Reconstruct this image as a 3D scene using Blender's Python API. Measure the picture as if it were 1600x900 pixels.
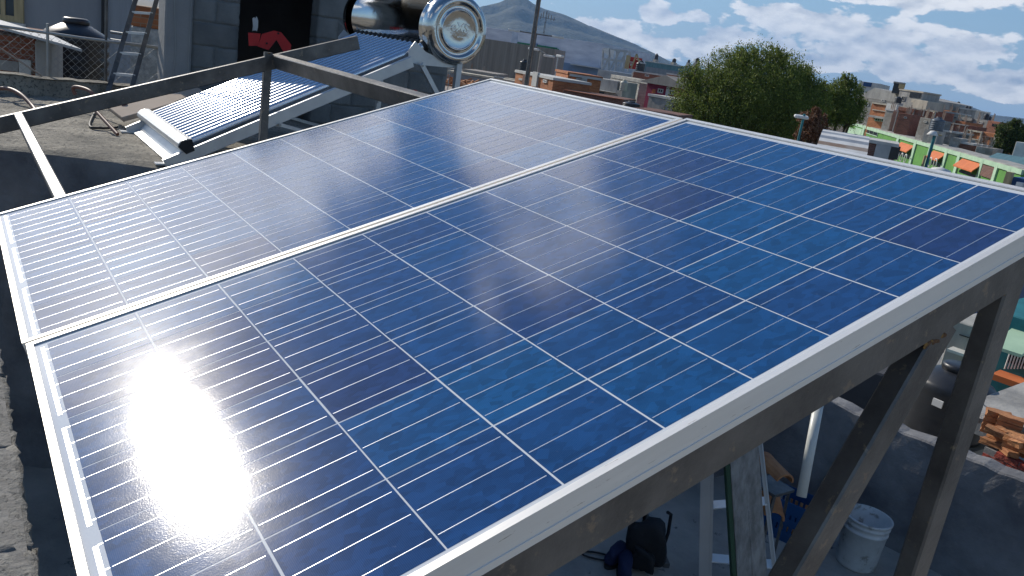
import bpy, bmesh, math, random
import numpy as np
from mathutils import Vector, Matrix
R_=math.radians
S=bpy.context.scene
for o in list(bpy.data.objects): bpy.data.objects.remove(o)
rng=random.Random(7)

# ------------------------------------------------------------------ camera (origin = lens; X east, Y north, Z up)
F=1283.37   # focal length in pixels of a 1600 px wide picture
RT=Vector((0.54291244,0.82709338,0.14547378)); UPV=Vector((-0.30819598,0.03509288,0.95067541)); BK=Vector((0.78119224,-0.56096794,0.27395922))
cd=bpy.data.cameras.new('camera'); cam=bpy.data.objects.new('camera',cd); S.collection.objects.link(cam); S.camera=cam
cam.matrix_world=Matrix(((RT.x,UPV.x,BK.x,0),(RT.y,UPV.y,BK.y,0),(RT.z,UPV.z,BK.z,0),(0,0,0,1)))
cd.sensor_width=36; cd.lens=36*F/1600; cd.clip_start=.05; cd.clip_end=40000
S.render.resolution_x=1024; S.render.resolution_y=576
def ray(px,py):
    return (RT*((px-800)/F)-UPV*((py-450)/F)-BK).normalized()
def at(px,py,d): return ray(px,py)*d
def atx(px,py,x): r=ray(px,py); return r*(x/r.x)
def aty(px,py,y): r=ray(px,py); return r*(y/r.y)
def atz(px,py,z): r=ray(px,py); return r*(z/r.z)

# ------------------------------------------------------------------ light
SUN=Vector((-0.8494,-0.1343,0.5103)).normalized()
sd=bpy.data.lights.new('sun','SUN'); sd.energy=4.2; sd.angle=R_(.55); sd.color=(1,.93,.82)
so=bpy.data.objects.new('sun',sd); S.collection.objects.link(so); so.rotation_euler=SUN.to_track_quat('Z','Y').to_euler()
W=bpy.data.worlds.new('World'); S.world=W; W.use_nodes=True
nt=W.node_tree; N=nt.nodes; L=nt.links
for n in list(N): N.remove(n)
def nd(t,**k):
    n=N.new(t)
    for a,b in k.items(): setattr(n,a,b)
    return n
def mth(op,a,b=None,c=None,clamp=False):
    n=N.new('ShaderNodeMath'); n.operation=op; n.use_clamp=clamp
    for i,v in enumerate((a,b,c)):
        if v is None: continue
        if isinstance(v,(int,float)): n.inputs[i].default_value=v
        else: L.new(v,n.inputs[i])
    return n.outputs[0]
sky=nd('ShaderNodeTexSky',sky_type='NISHITA'); sky.sun_disc=False
sky.sun_elevation=math.asin(SUN.z); sky.sun_rotation=math.atan2(SUN.x,SUN.y)
sky.altitude=1700; sky.air_density=1.3; sky.dust_density=.15; sky.ozone_density=1.6
tc=nd('ShaderNodeTexCoord'); nv=nd('ShaderNodeVectorMath',operation='NORMALIZE'); L.new(tc.outputs['Generated'],nv.inputs[0])
sp=nd('ShaderNodeSeparateXYZ'); L.new(nv.outputs[0],sp.inputs[0])
AZ=mth('MULTIPLY',mth('ARCTAN2',sp.outputs[0],sp.outputs[1]),57.2958)
EL=mth('MULTIPLY',mth('ARCSINE',sp.outputs[2]),57.2958)
def noise(sx,sy,det,off=(0,0),rough=.55):
    cb=N.new('ShaderNodeCombineXYZ'); L.new(mth('MULTIPLY_ADD',AZ,sx,off[0]),cb.inputs[0]); L.new(mth('MULTIPLY_ADD',EL,sy,off[1]),cb.inputs[1]); cb.inputs[2].default_value=off[0]*.3
    n=N.new('ShaderNodeTexNoise'); n.inputs['Scale'].default_value=1; n.inputs['Detail'].default_value=det; n.inputs['Roughness'].default_value=rough
    L.new(cb.outputs[0],n.inputs['Vector']); return n.outputs['Fac']
nA=noise(.36,.72,9,(3,1),.55); nB=noise(.36,.72,9,(3.1,.72),.55); nC=noise(.05,.1,5,(7.3,2.2),.6)
def azel(px,py):
    r=ray(px,py); return math.degrees(math.atan2(r.x,r.y)),math.degrees(math.asin(r.z))
# cumulus banks seen in the picture: (pixel, half width, half height in degrees)
BANK=[(1235,38,6.0,1.15),(1340,45,5.5,1.25),(1420,60,3.5,.9),(1045,20,2.3,.9),(1085,25,1.6,.6),(960,48,4.2,.8),(1040,72,5.0,1.1),(905,40,2.0,.5),
      (1180,62,5,.7),(1400,90,7.5,1.0),(1530,72,3.0,.9),(1480,112,7,.7),(1420,118,4,.5),(1580,146,5,.6),(1330,100,3,.6),(1460,-2,8,.9),(1350,-14,6,.8),(1590,8,4,.8),(865,8,.6,.25),(872,20,.5,.22),(1600,120,5,.9),(1100,85,6,.7),(1000,100,6,.6),(1230,90,5,.6)]
den=None; tops=None
for px,py,hw,hh in BANK:
    a,e=azel(px,py)
    q=mth('ADD',mth('POWER',mth('ABSOLUTE',mth('DIVIDE',mth('SUBTRACT',AZ,a),hw*.92)),2),mth('POWER',mth('ABSOLUTE',mth('DIVIDE',mth('SUBTRACT',EL,e),hh*1.12)),2))
    g=mth('SUBTRACT',1,q)
    den=g if den is None else mth('SMOOTH_MAX',den,g,.25)
# broken cloud over the rest of the sky, with a bank around the sun side that the glass mirrors
HB=[(-90,16,22,9.5,2.4),(-63,24,8.5,7,1.35),(-66,33,11,3.5,.8),(-100,8,25,4,1.0),(-120,30,14,9,.9),(-20,50,22,6,.5),(-150,22,16,6,1.0),(60,25,24,8,1.0),(120,35,26,9,.9),(180,24,28,8,1.0),(10,28,12,5,.8),(-50,60,16,6,.45)]
for a,e,hw,hh,am in HB:
    q=mth('ADD',mth('POWER',mth('ABSOLUTE',mth('DIVIDE',mth('SUBTRACT',AZ,a),hw)),2),mth('POWER',mth('ABSOLUTE',mth('DIVIDE',mth('SUBTRACT',EL,e),hh)),2))
    den=mth('SMOOTH_MAX',den,mth('MULTIPLY',mth('SUBTRACT',1,q),am),.25)
den=mth('MAXIMUM',den,-1.2)
D=mth('ADD',mth('MULTIPLY',den,.62),mth('MULTIPLY',mth('SUBTRACT',nA,.5),2.7))
D=mth('ADD',D,mth('MULTIPLY',mth('SUBTRACT',nC,.55),.8)); D=mth('SUBTRACT',D,.20)
mr=nd('ShaderNodeMapRange'); mr.interpolation_type='SMOOTHSTEP'; L.new(D,mr.inputs[0]); mr.inputs[1].default_value=0.0; mr.inputs[2].default_value=.2; mr.inputs[4].default_value=.93
# relief of the clouds: lit rim minus thick grey base
rel=mth('ADD',mth('MULTIPLY',mth('SUBTRACT',nA,nB),3.3),mth('MULTIPLY',D,-.42)); rel=mth('ADD',rel,.86,clamp=True)
cr=nd('ShaderNodeMix',data_type='RGBA'); L.new(rel,cr.inputs[0]); cr.inputs[6].default_value=(3.7,4.3,5.3,1); cr.inputs[7].default_value=(10.6,10.4,10.2,1)
# clouds toward the sun scatter more light to the viewer
dt_=nd('ShaderNodeVectorMath',operation='DOT_PRODUCT'); L.new(nv.outputs[0],dt_.inputs[0]); dt_.inputs[1].default_value=SUN
fs_=nd('ShaderNodeMapRange'); L.new(dt_.outputs['Value'],fs_.inputs[0]); fs_.inputs[1].default_value=.70; fs_.inputs[2].default_value=1; fs_.inputs[3].default_value=1; fs_.inputs[4].default_value=2.7
cs_=nd('ShaderNodeVectorMath',operation='SCALE'); L.new(cr.outputs[2],cs_.inputs[0]); L.new(fs_.outputs[0],cs_.inputs['Scale'])
# blue of the clear sky a bit deeper, as the phone shows it
hs=nd('ShaderNodeHueSaturation'); hs.inputs['Saturation'].default_value=1.14; hs.inputs['Value'].default_value=.95; tn=nd('ShaderNodeMix',data_type='RGBA',blend_type='MULTIPLY'); tn.inputs[0].default_value=1; tn.inputs[7].default_value=(.86,.92,1.02,1); L.new(sky.outputs[0],tn.inputs[6]); L.new(tn.outputs[2],hs.inputs['Color'])
mx=nd('ShaderNodeMix',data_type='RGBA'); L.new(mr.outputs[0],mx.inputs[0])
hz=nd('ShaderNodeMix',data_type='RGBA'); hz.inputs[7].default_value=(2.8,4.4,6.6,1); L.new(hs.outputs[0],hz.inputs[6])
L.new(mth('POWER',2.718,mth('MULTIPLY',mth('MAXIMUM',EL,0),-.2)),hz.inputs[0]); L.new(hz.outputs[2],mx.inputs[6]); L.new(cs_.outputs[0],mx.inputs[7])
bg=nd('ShaderNodeBackground'); bg.inputs[1].default_value=.1; L.new(mx.outputs[2],bg.inputs[0])
wo=nd('ShaderNodeOutputWorld'); L.new(bg.outputs[0],wo.inputs[0])
S.view_settings.view_transform='Standard'; S.view_settings.look='None'; S.view_settings.exposure=.12; S.view_settings.gamma=1
S.render.engine='CYCLES'
try: S.cycles.volume_bounces=0; S.cycles.sample_clamp_indirect=6
except Exception: pass

# ------------------------------------------------------------------ materials
def mat(name,col,rough=.75,metal=0,col2=None,vs=3,det=5,bump=.0,bs=30,stretch=(1,1,1),spec=.5,thr=(.35,.65),brick=None,coat=0,rand=0,spots=None,world=True):
    m=bpy.data.materials.new(name); m.use_nodes=True; t=m.node_tree; n=t.nodes; l=t.links
    b=n['Principled BSDF']; b.inputs['Roughness'].default_value=rough; b.inputs['Metallic'].default_value=metal; b.inputs['Specular IOR Level'].default_value=spec
    b.inputs['Coat Weight'].default_value=coat
    c1=tuple(col)+(1,); c2=tuple(col2)+(1,) if col2 else tuple(x*.72 for x in col)+(1,)
    tcx=n.new('ShaderNodeTexCoord'); mp=n.new('ShaderNodeMapping'); mp.inputs['Scale'].default_value=stretch; l.new(tcx.outputs['Object'],mp.inputs[0])
    ns=n.new('ShaderNodeTexNoise'); ns.inputs['Scale'].default_value=vs; ns.inputs['Detail'].default_value=det; ns.inputs['Roughness'].default_value=.6; l.new(mp.outputs[0],ns.inputs['Vector'])
    r=n.new('ShaderNodeMapRange'); r.inputs[1].default_value=thr[0]; r.inputs[2].default_value=thr[1]; l.new(ns.outputs['Fac'],r.inputs[0])
    mixn=n.new('ShaderNodeMix'); mixn.data_type='RGBA'; mixn.inputs[6].default_value=c1; mixn.inputs[7].default_value=c2; l.new(r.outputs[0],mixn.inputs[0])
    out=mixn.outputs[2]; bh=None
    if brick:
        bw,bhh,mort,mc=brick
        sx=n.new('ShaderNodeSeparateXYZ'); l.new(tcx.outputs['Object'],sx.inputs[0]); ad=n.new('ShaderNodeMath'); ad.operation='ADD'; l.new(sx.outputs[0],ad.inputs[0]); l.new(sx.outputs[1],ad.inputs[1])
        cb=n.new('ShaderNodeCombineXYZ'); l.new(ad.outputs[0],cb.inputs[0]); l.new(sx.outputs[2],cb.inputs[1])
        bt=n.new('ShaderNodeTexBrick'); bt.inputs['Scale'].default_value=1; bt.inputs['Brick Width'].default_value=bw; bt.inputs['Row Height'].default_value=bhh; bt.inputs['Mortar Size'].default_value=mort
        bt.inputs['Color1'].default_value=(1,1,1,1); bt.inputs['Color2'].default_value=(.7,.66,.62,1); bt.inputs['Mortar'].default_value=(0,0,0,1); l.new(cb.outputs[0],bt.inputs['Vector'])
        ml=n.new('ShaderNodeMix'); ml.data_type='RGBA'; ml.blend_type='MULTIPLY'; ml.inputs[0].default_value=1; l.new(out,ml.inputs[6]); l.new(bt.outputs['Color'],ml.inputs[7])
        m2=n.new('ShaderNodeMix'); m2.data_type='RGBA'; m2.inputs[7].default_value=tuple(mc)+(1,); l.new(bt.outputs['Fac'],m2.inputs[0]); l.new(ml.outputs[2],m2.inputs[6]); out=m2.outputs[2]
    if rand:
        oi=n.new('ShaderNodeObjectInfo'); rr=n.new('ShaderNodeMapRange'); rr.inputs[3].default_value=1-rand; rr.inputs[4].default_value=1+rand; l.new(oi.outputs['Random'],rr.inputs[0])
        vm=n.new('ShaderNodeVectorMath'); vm.operation='SCALE'; l.new(out,vm.inputs[0]); l.new(rr.outputs[0],vm.inputs['Scale']); out=vm.outputs[0]
    if spots:
        sc,th,c3=spots
        s2=n.new('ShaderNodeTexNoise'); s2.inputs['Scale'].default_value=sc; s2.inputs['Detail'].default_value=6; s2.inputs['Roughness'].default_value=.7; l.new(mp.outputs[0],s2.inputs['Vector'])
        r3=n.new('ShaderNodeMapRange'); r3.inputs[1].default_value=th; r3.inputs[2].default_value=th+.06; l.new(s2.outputs['Fac'],r3.inputs[0])
        m3=n.new('ShaderNodeMix'); m3.data_type='RGBA'; m3.inputs[7].default_value=tuple(c3)+(1,); l.new(r3.outputs[0],m3.inputs[0]); l.new(out,m3.inputs[6]); out=m3.outputs[2]
    l.new(out,b.inputs['Base Color'])
    if bump:
        nb=n.new('ShaderNodeTexNoise'); nb.inputs['Scale'].default_value=bs; nb.inputs['Detail'].default_value=5; nb.inputs['Roughness'].default_value=.65; l.new(mp.outputs[0],nb.inputs['Vector'])
        bp=n.new('ShaderNodeBump'); bp.inputs['Strength'].default_value=min(1,bump); bp.inputs['Distance'].default_value=.5/bs; l.new(nb.outputs['Fac'],bp.inputs['Height']); l.new(bp.outputs[0],b.inputs['Normal'])
    return m
M={}
M['alu']=mat('anodised_aluminium',(.92,.89,.83),.38,.40,(.82,.79,.73),6,bump=.06,bs=90,stretch=(.3,3,3),spots=(60,.655,(.34,.29,.23)))
M['steel']=mat('bare_steel_tube',(.175,.168,.158),.40,.5,(.088,.085,.082),7,9,bump=.25,bs=90,thr=(.36,.64),spots=(30,.60,(.24,.20,.155)))
M['rust']=mat('rusty_weld',(.20,.09,.035),.8,.2,(.07,.04,.025),60,bump=.8,bs=120,spots=(40,.55,(.35,.2,.06)))
M['rail_paint']=mat('pale_steel_channel',(.62,.63,.62),.38,.55,(.52,.53,.54),8,bump=.05,bs=50)
M['white_flange']=mat('white_powder_coat',(.78,.78,.76),.35,.2,(.7,.7,.69),8)
M['concrete']=mat('rough_concrete',(.30,.29,.265),.92,0,(.20,.195,.18),2.2,7,bump=.9,bs=45,spots=(60,.62,(.12,.115,.105)))
M['deckc']=mat('weathered_roof_concrete',(.37,.335,.27),.95,0,(.17,.158,.13),2.6,9,bump=1,bs=26,spots=(38,.54,(.10,.094,.08)),thr=(.40,.60))
M['patio']=mat('patio_concrete',(.50,.46,.40),.8,0,(.27,.25,.22),1.6,8,bump=.4,bs=30,spots=(7,.62,(.10,.10,.10)))
M['block']=mat('grey_concrete_block',(.27,.265,.25),.95,0,(.16,.16,.155),16,7,bump=1,bs=60,rand=.08,spots=(80,.56,(.10,.10,.098)))
M['hutblock']=mat('dark_concrete_block',(.20,.21,.205),.95,0,(.13,.14,.14),4,7,bump=.9,bs=60,rand=.10,spots=(80,.62,(.10,.10,.10)))  # hut blocks, a darker grey than the plain concrete block
M['mortar']=mat('mortar',(.25,.245,.235),.95,0,None,20,bump=.6,bs=60)
M['plaster']=mat('smooth_grey_plaster',(.30,.305,.30),.9,0,(.22,.225,.225),1.6,7,bump=.3,bs=18)
M['darkwall']=mat('dark_wall_paint_and_shade',(.25,.25,.25),.9,0,(.10,.10,.108),2.5,7,bump=.5,bs=14,thr=(.3,.7))  # wall paint; on the deck side it stands in for shade
M['interior']=mat('dark_interior',(.06,.062,.068),.95,0,None,3)  # near black, for the hut inside and the added block behind the patio wall
M['tank']=mat('polished_stainless',(.62,.61,.58),.11,1,(.58,.57,.54),1.2,3,bump=.03,bs=6)
M['glassdark']=mat('evacuated_glass_tube',(.76,.79,.83),.25,.85,(.64,.68,.74),3,spec=.9,coat=1)
M['rubber']=mat('black_rubber',(.015,.015,.016),.6)
M['black_plastic']=mat('black_polyethylene',(.018,.02,.024),.38,0,(.03,.032,.036),3,bump=.05,bs=10)
M['grey_plastic']=mat('grey_polyethylene',(.10,.12,.145),.42,0,(.075,.09,.11),3)
M['beige_plastic']=mat('beige_polyethylene',(.50,.48,.40),.5,0,None,3)
M['hose']=mat('brown_hose',(.19,.08,.055),.5)
M['chain']=mat('galvanised_wire',(.38,.39,.38),.45,.7)
M['brick']=mat('red_brick_wall',(.36,.13,.075),.95,0,(.24,.085,.05),1.2,7,brick=(.26,.075,.007,(.26,.20,.16)),bump=.3,bs=8)
M['orangebrick']=mat('orange_brick_wall',(.56,.22,.09),.95,0,(.40,.13,.055),.9,7,brick=(.26,.075,.007,(.36,.22,.13)),bump=.3,bs=8)
M['darkbrick']=mat('weathered_brick_wall',(.22,.10,.075),.95,0,(.15,.07,.055),1,7,brick=(.26,.075,.008,(.20,.16,.14)),bump=.3,bs=8)
M['cblock']=mat('concrete_block_wall',(.36,.35,.32),.95,0,(.27,.26,.24),1,7,brick=(.4,.2,.012,(.24,.23,.21)),bump=.4,bs=9)
M['paleblock']=mat('limewashed_block_wall',(.56,.54,.48),.95,0,(.36,.35,.31),1.2,8,brick=(.4,.2,.014,(.33,.32,.29)),bump=.5,bs=10)
M['rough_render']=mat('white_splashed_render',(.62,.60,.55),.95,0,(.30,.29,.27),9,7,bump=1,bs=20)
M['con_far']=mat('grey_render',(.42,.405,.37),.92,0,(.24,.235,.22),.8,9,stretch=(1.4,1.4,.5),thr=(.38,.62),bump=.2,bs=4)
M['cream']=mat('cream_render',(.58,.52,.41),.92,0,(.38,.34,.27),.8,9,stretch=(1.4,1.4,.5),thr=(.38,.62),bump=.2,bs=4)
M['greywall']=mat('stained_cement_wall',(.29,.30,.31),.92,0,(.20,.21,.225),.9,9,stretch=(1.6,1.6,.35),thr=(.3,.7),bump=.2,bs=8)
M['lavender']=mat('pale_lavender_cladding',(.70,.70,.75),.7,0,(.46,.47,.54),.25,5,stretch=(1,1,4))
M['bluewall']=mat('blue_grey_wall',(.18,.26,.38),.8,0,(.14,.20,.30),.4)
M['tan']=mat('stained_corrugated_sheet',(.37,.33,.28),.8,.1,(.22,.19,.165),.8,8,stretch=(2.5,2.5,.12),thr=(.3,.7))
M['green']=mat('bright_green_paint',(.10,.30,.045),.75,0,(.07,.21,.035),1)
M['palegreen']=mat('pale_mint_paint',(.42,.60,.42),.75,0,(.32,.48,.33),1.2)
M['teal']=mat('teal_paint',(.02,.20,.22),.6,0,(.015,.13,.15),2)
M['tealroof']=mat('weathered_teal_sheet',(.14,.27,.29),.6,.1,(.09,.18,.20),1,8,stretch=(3,.3,1))
M['orange']=mat('terracotta_awning',(.62,.17,.05),.8,0,(.50,.13,.04),1.5)
M['magenta']=mat('magenta_paint',(.30,.018,.065),.8,0,(.20,.014,.045),1)
M['signgreen']=mat('sign_green',(.02,.20,.09),.6)
M['signred']=mat('sign_red',(.50,.03,.02),.6)
M['white']=mat('white_paint',(.74,.73,.70),.7,0,(.6,.59,.56),2)
M['dark']=mat('window_dark',(.02,.022,.028),.25,0,None,2)
M['sheet']=mat('galvanised_sheet',(.46,.47,.47),.45,.4,(.33,.34,.35),1.5,7)
M['rustsheet']=mat('rusty_sheet',(.24,.15,.10),.8,.1,(.34,.30,.26),1.5,8)
M['wood']=mat('weathered_grey_plank',(.37,.35,.32),.85,0,(.20,.19,.17),4,8,stretch=(7,7,.35),bump=.6,bs=26,thr=(.35,.62))
M['woodlight']=mat('pale_yellow_timber',(.50,.40,.22),.8,0,(.36,.28,.15),4,stretch=(6,6,.4))
M['greenedge']=mat('dark_green_paint',(.012,.06,.02),.6)
M['crate']=mat('blue_crate_plastic',(.012,.07,.20),.45)
M['bucket']=mat('grimy_white_bucket',(.60,.60,.58),.55,0,(.42,.42,.40),6,8,spots=(12,.57,(.27,.25,.22)))
M['pvc']=mat('white_pvc',(.62,.63,.58),.4,0,None,3)
M['redpaint']=mat('faded_red_paint',(.55,.015,.015),.55,0,(.38,.012,.012),4)
M['redbrickpaint']=mat('red_painted_brick',(.42,.06,.04),.9,0,(.20,.05,.035),3,8,bump=.8,bs=14,spots=(9,.58,(.16,.06,.045)))
M['claybrick']=mat('loose_clay_brick',(.48,.22,.09),.9,0,(.34,.14,.06),9,bump=.5,bs=50,rand=.3)
M['bag']=mat('black_nylon',(.012,.012,.014),.7,0,None,9,bump=.5,bs=30)
M['navy']=mat('navy_canvas',(.012,.02,.07),.8,0,None,9,bump=.3,bs=60)
M['gap_light']=mat('white_light_patch',(.75,.75,.73),.5)  # white colour standing for light through the opening in the hut
M['bark']=mat('grey_brown_bark',(.10,.075,.05),.95,0,None,8,bump=.8,bs=20)
M['cardboard']=mat('tan_board',(.42,.34,.27),.9,0,(.36,.29,.23),3)
M['glass']=mat('window_glass',(.03,.07,.10),.08,0,None,3,spec=.8)
M['trim']=mat('dirty_white_trim',(.60,.59,.55),.85,0,(.46,.45,.42),1.5,7)

def leafmat(name,c1,c2,c3):
    m=bpy.data.materials.new(name); m.use_nodes=True; t=m.node_tree; n=t.nodes; l=t.links; b=n['Principled BSDF']
    b.inputs['Roughness'].default_value=.6; b.inputs['Specular IOR Level'].default_value=.25
    g=n.new('ShaderNodeNewGeometry'); cr_=n.new('ShaderNodeValToRGB'); e=cr_.color_ramp.elements; e[0].color=c1+(1,); e[1].color=c3+(1,); k=e.new(.5); k.color=c2+(1,)
    l.new(g.outputs['Random Per Island'],cr_.inputs[0]); l.new(cr_.outputs[0],b.inputs['Base Color'])
    tr=n.new('ShaderNodeBsdfTranslucent'); l.new(cr_.outputs[0],tr.inputs[0]); ms=n.new('ShaderNodeMixShader'); ms.inputs[0].default_value=.3
    l.new(b.outputs[0],ms.inputs[1]); l.new(tr.outputs[0],ms.inputs[2]); l.new(ms.outputs[0],n['Material Output'].inputs[0]); return m
M['leaf']=leafmat('pepper_tree_leaves',(.06,.095,.018),(.145,.19,.035),(.26,.30,.06))
M['leaf2']=leafmat('dark_leaves',(.025,.05,.012),(.06,.09,.02),(.12,.15,.035))

# solar glass: everything behind the pane shares the pane's clear coat with its fine texture
def glazed(name,kind):
    m=bpy.data.materials.new(name); m.use_nodes=True; t=m.node_tree; n=t.nodes; l=t.links; b=n['Principled BSDF']
    tcx=n.new('ShaderNodeTexCoord'); geo=n.new('ShaderNodeNewGeometry')
    b.inputs['Coat Weight'].default_value=1; b.inputs['Coat Roughness'].default_value=.15; b.inputs['Coat IOR'].default_value=1.48
    fine=n.new('ShaderNodeTexNoise'); fine.inputs['Scale'].default_value=420; fine.inputs['Detail'].default_value=2; l.new(geo.outputs['Position'],fine.inputs['Vector'])
    bp=n.new('ShaderNodeBump'); bp.inputs['Strength'].default_value=.17; bp.inputs['Distance'].default_value=.0004; l.new(fine.outputs['Fac'],bp.inputs['Height']); l.new(bp.outputs[0],b.inputs['Coat Normal'])
    # thin dust and wipe marks dull the gloss here and there
    du=n.new('ShaderNodeTexNoise'); du.inputs['Scale'].default_value=5; du.inputs['Detail'].default_value=8; du.inputs['Roughness'].default_value=.7; l.new(geo.outputs['Position'],du.inputs['Vector'])
    dr=n.new('ShaderNodeMapRange'); dr.inputs[1].default_value=.35; dr.inputs[2].default_value=.7; dr.inputs[3].default_value=.076; dr.inputs[4].default_value=.118; l.new(du.outputs['Fac'],dr.inputs[0]); l.new(dr.outputs[0],b.inputs['Coat Roughness'])
    if kind=='cell':
        oi=n.new('ShaderNodeObjectInfo'); cr_=n.new('ShaderNodeValToRGB'); e=cr_.color_ramp.elements
        e[0].color=(.015,.036,.125,1); e[1].color=(.007,.078,.215,1); k=e.new(.2); k.color=(.011,.047,.155,1); k=e.new(.65); k.color=(.008,.062,.188,1)
        l.new(oi.outputs['Random'],cr_.inputs[0])
        vo=n.new('ShaderNodeTexVoronoi'); vo.inputs['Scale'].default_value=95; mp=n.new('ShaderNodeMapping'); mp.inputs['Scale'].default_value=(1,.55,1); l.new(geo.outputs['Position'],mp.inputs[0]); l.new(mp.outputs[0],vo.inputs['Vector'])
        s=n.new('ShaderNodeSeparateColor'); l.new(vo.outputs['Color'],s.inputs[0])
        v2=n.new('ShaderNodeTexNoise'); v2.inputs['Scale'].default_value=16; v2.inputs['Detail'].default_value=4; l.new(geo.outputs['Position'],v2.inputs['Vector'])
        ad=n.new('ShaderNodeMath'); ad.operation='MULTIPLY_ADD'; ad.inputs[1].default_value=.42; l.new(s.outputs[0],ad.inputs[0])
        a2=n.new('ShaderNodeMath'); a2.operation='MULTIPLY_ADD'; a2.inputs[1].default_value=.42; a2.inputs[2].default_value=.58; l.new(v2.outputs['Fac'],a2.inputs[0]); l.new(a2.outputs[0],ad.inputs[2])
        # printed silver fingers across the busbars (2 mm pitch)
        so_=n.new('ShaderNodeSeparateXYZ'); l.new(tcx.outputs['Object'],so_.inputs[0])
        f1=n.new('ShaderNodeMath'); f1.operation='MULTIPLY'; f1.inputs[1].default_value=math.pi*2/.0021; l.new(so_.outputs[0],f1.inputs[0])
        f2=n.new('ShaderNodeMath'); f2.operation='SINE'; l.new(f1.outputs[0],f2.inputs[0])
        f3=n.new('ShaderNodeMapRange'); f3.inputs[1].default_value=.86; f3.inputs[2].default_value=1; f3.inputs[4].default_value=.16; l.new(f2.outputs[0],f3.inputs[0])
        sc=n.new('ShaderNodeVectorMath'); sc.operation='SCALE'; l.new(cr_.outputs[0],sc.inputs[0]); l.new(ad.outputs[0],sc.inputs['Scale'])
        mx_=n.new('ShaderNodeMix'); mx_.data_type='RGBA'; mx_.inputs[7].default_value=(.30,.33,.40,1); l.new(f3.outputs[0],mx_.inputs[0]); l.new(sc.outputs[0],mx_.inputs[6])
        # specks of dust on the pane
        sn=n.new('ShaderNodeTexNoise'); sn.inputs['Scale'].default_value=38; sn.inputs['Detail'].default_value=6; sn.inputs['Roughness'].default_value=.75; l.new(geo.outputs['Position'],sn.inputs['Vector'])
        sr=n.new('ShaderNodeMapRange'); sr.inputs[1].default_value=.66; sr.inputs[2].default_value=.78; sr.inputs[4].default_value=.22; l.new(sn.outputs['Fac'],sr.inputs[0])
        m4=n.new('ShaderNodeMix'); m4.data_type='RGBA'; m4.inputs[7].default_value=(.34,.38,.44,1); l.new(sr.outputs[0],m4.inputs[0]); l.new(mx_.outputs[2],m4.inputs[6])
        l.new(m4.outputs[2],b.inputs['Base Color']); b.inputs['Roughness'].default_value=.30; b.inputs['Specular IOR Level'].default_value=.012
    elif kind=='sheet':
        b.inputs['Base Color'].default_value=(.62,.65,.68,1); b.inputs['Roughness'].default_value=.9; b.inputs['Specular IOR Level'].default_value=0
    else:
        b.inputs['Base Color'].default_value=(.75,.76,.80,1); b.inputs['Metallic'].default_value=.8; b.inputs['Roughness'].default_value=.33
    return m
M['cell']=glazed('blue_multicrystalline_cell','cell'); M['backsheet']=glazed('white_backsheet_under_glass','sheet'); M['ribbon']=glazed('tinned_ribbon','ribbon')

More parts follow.
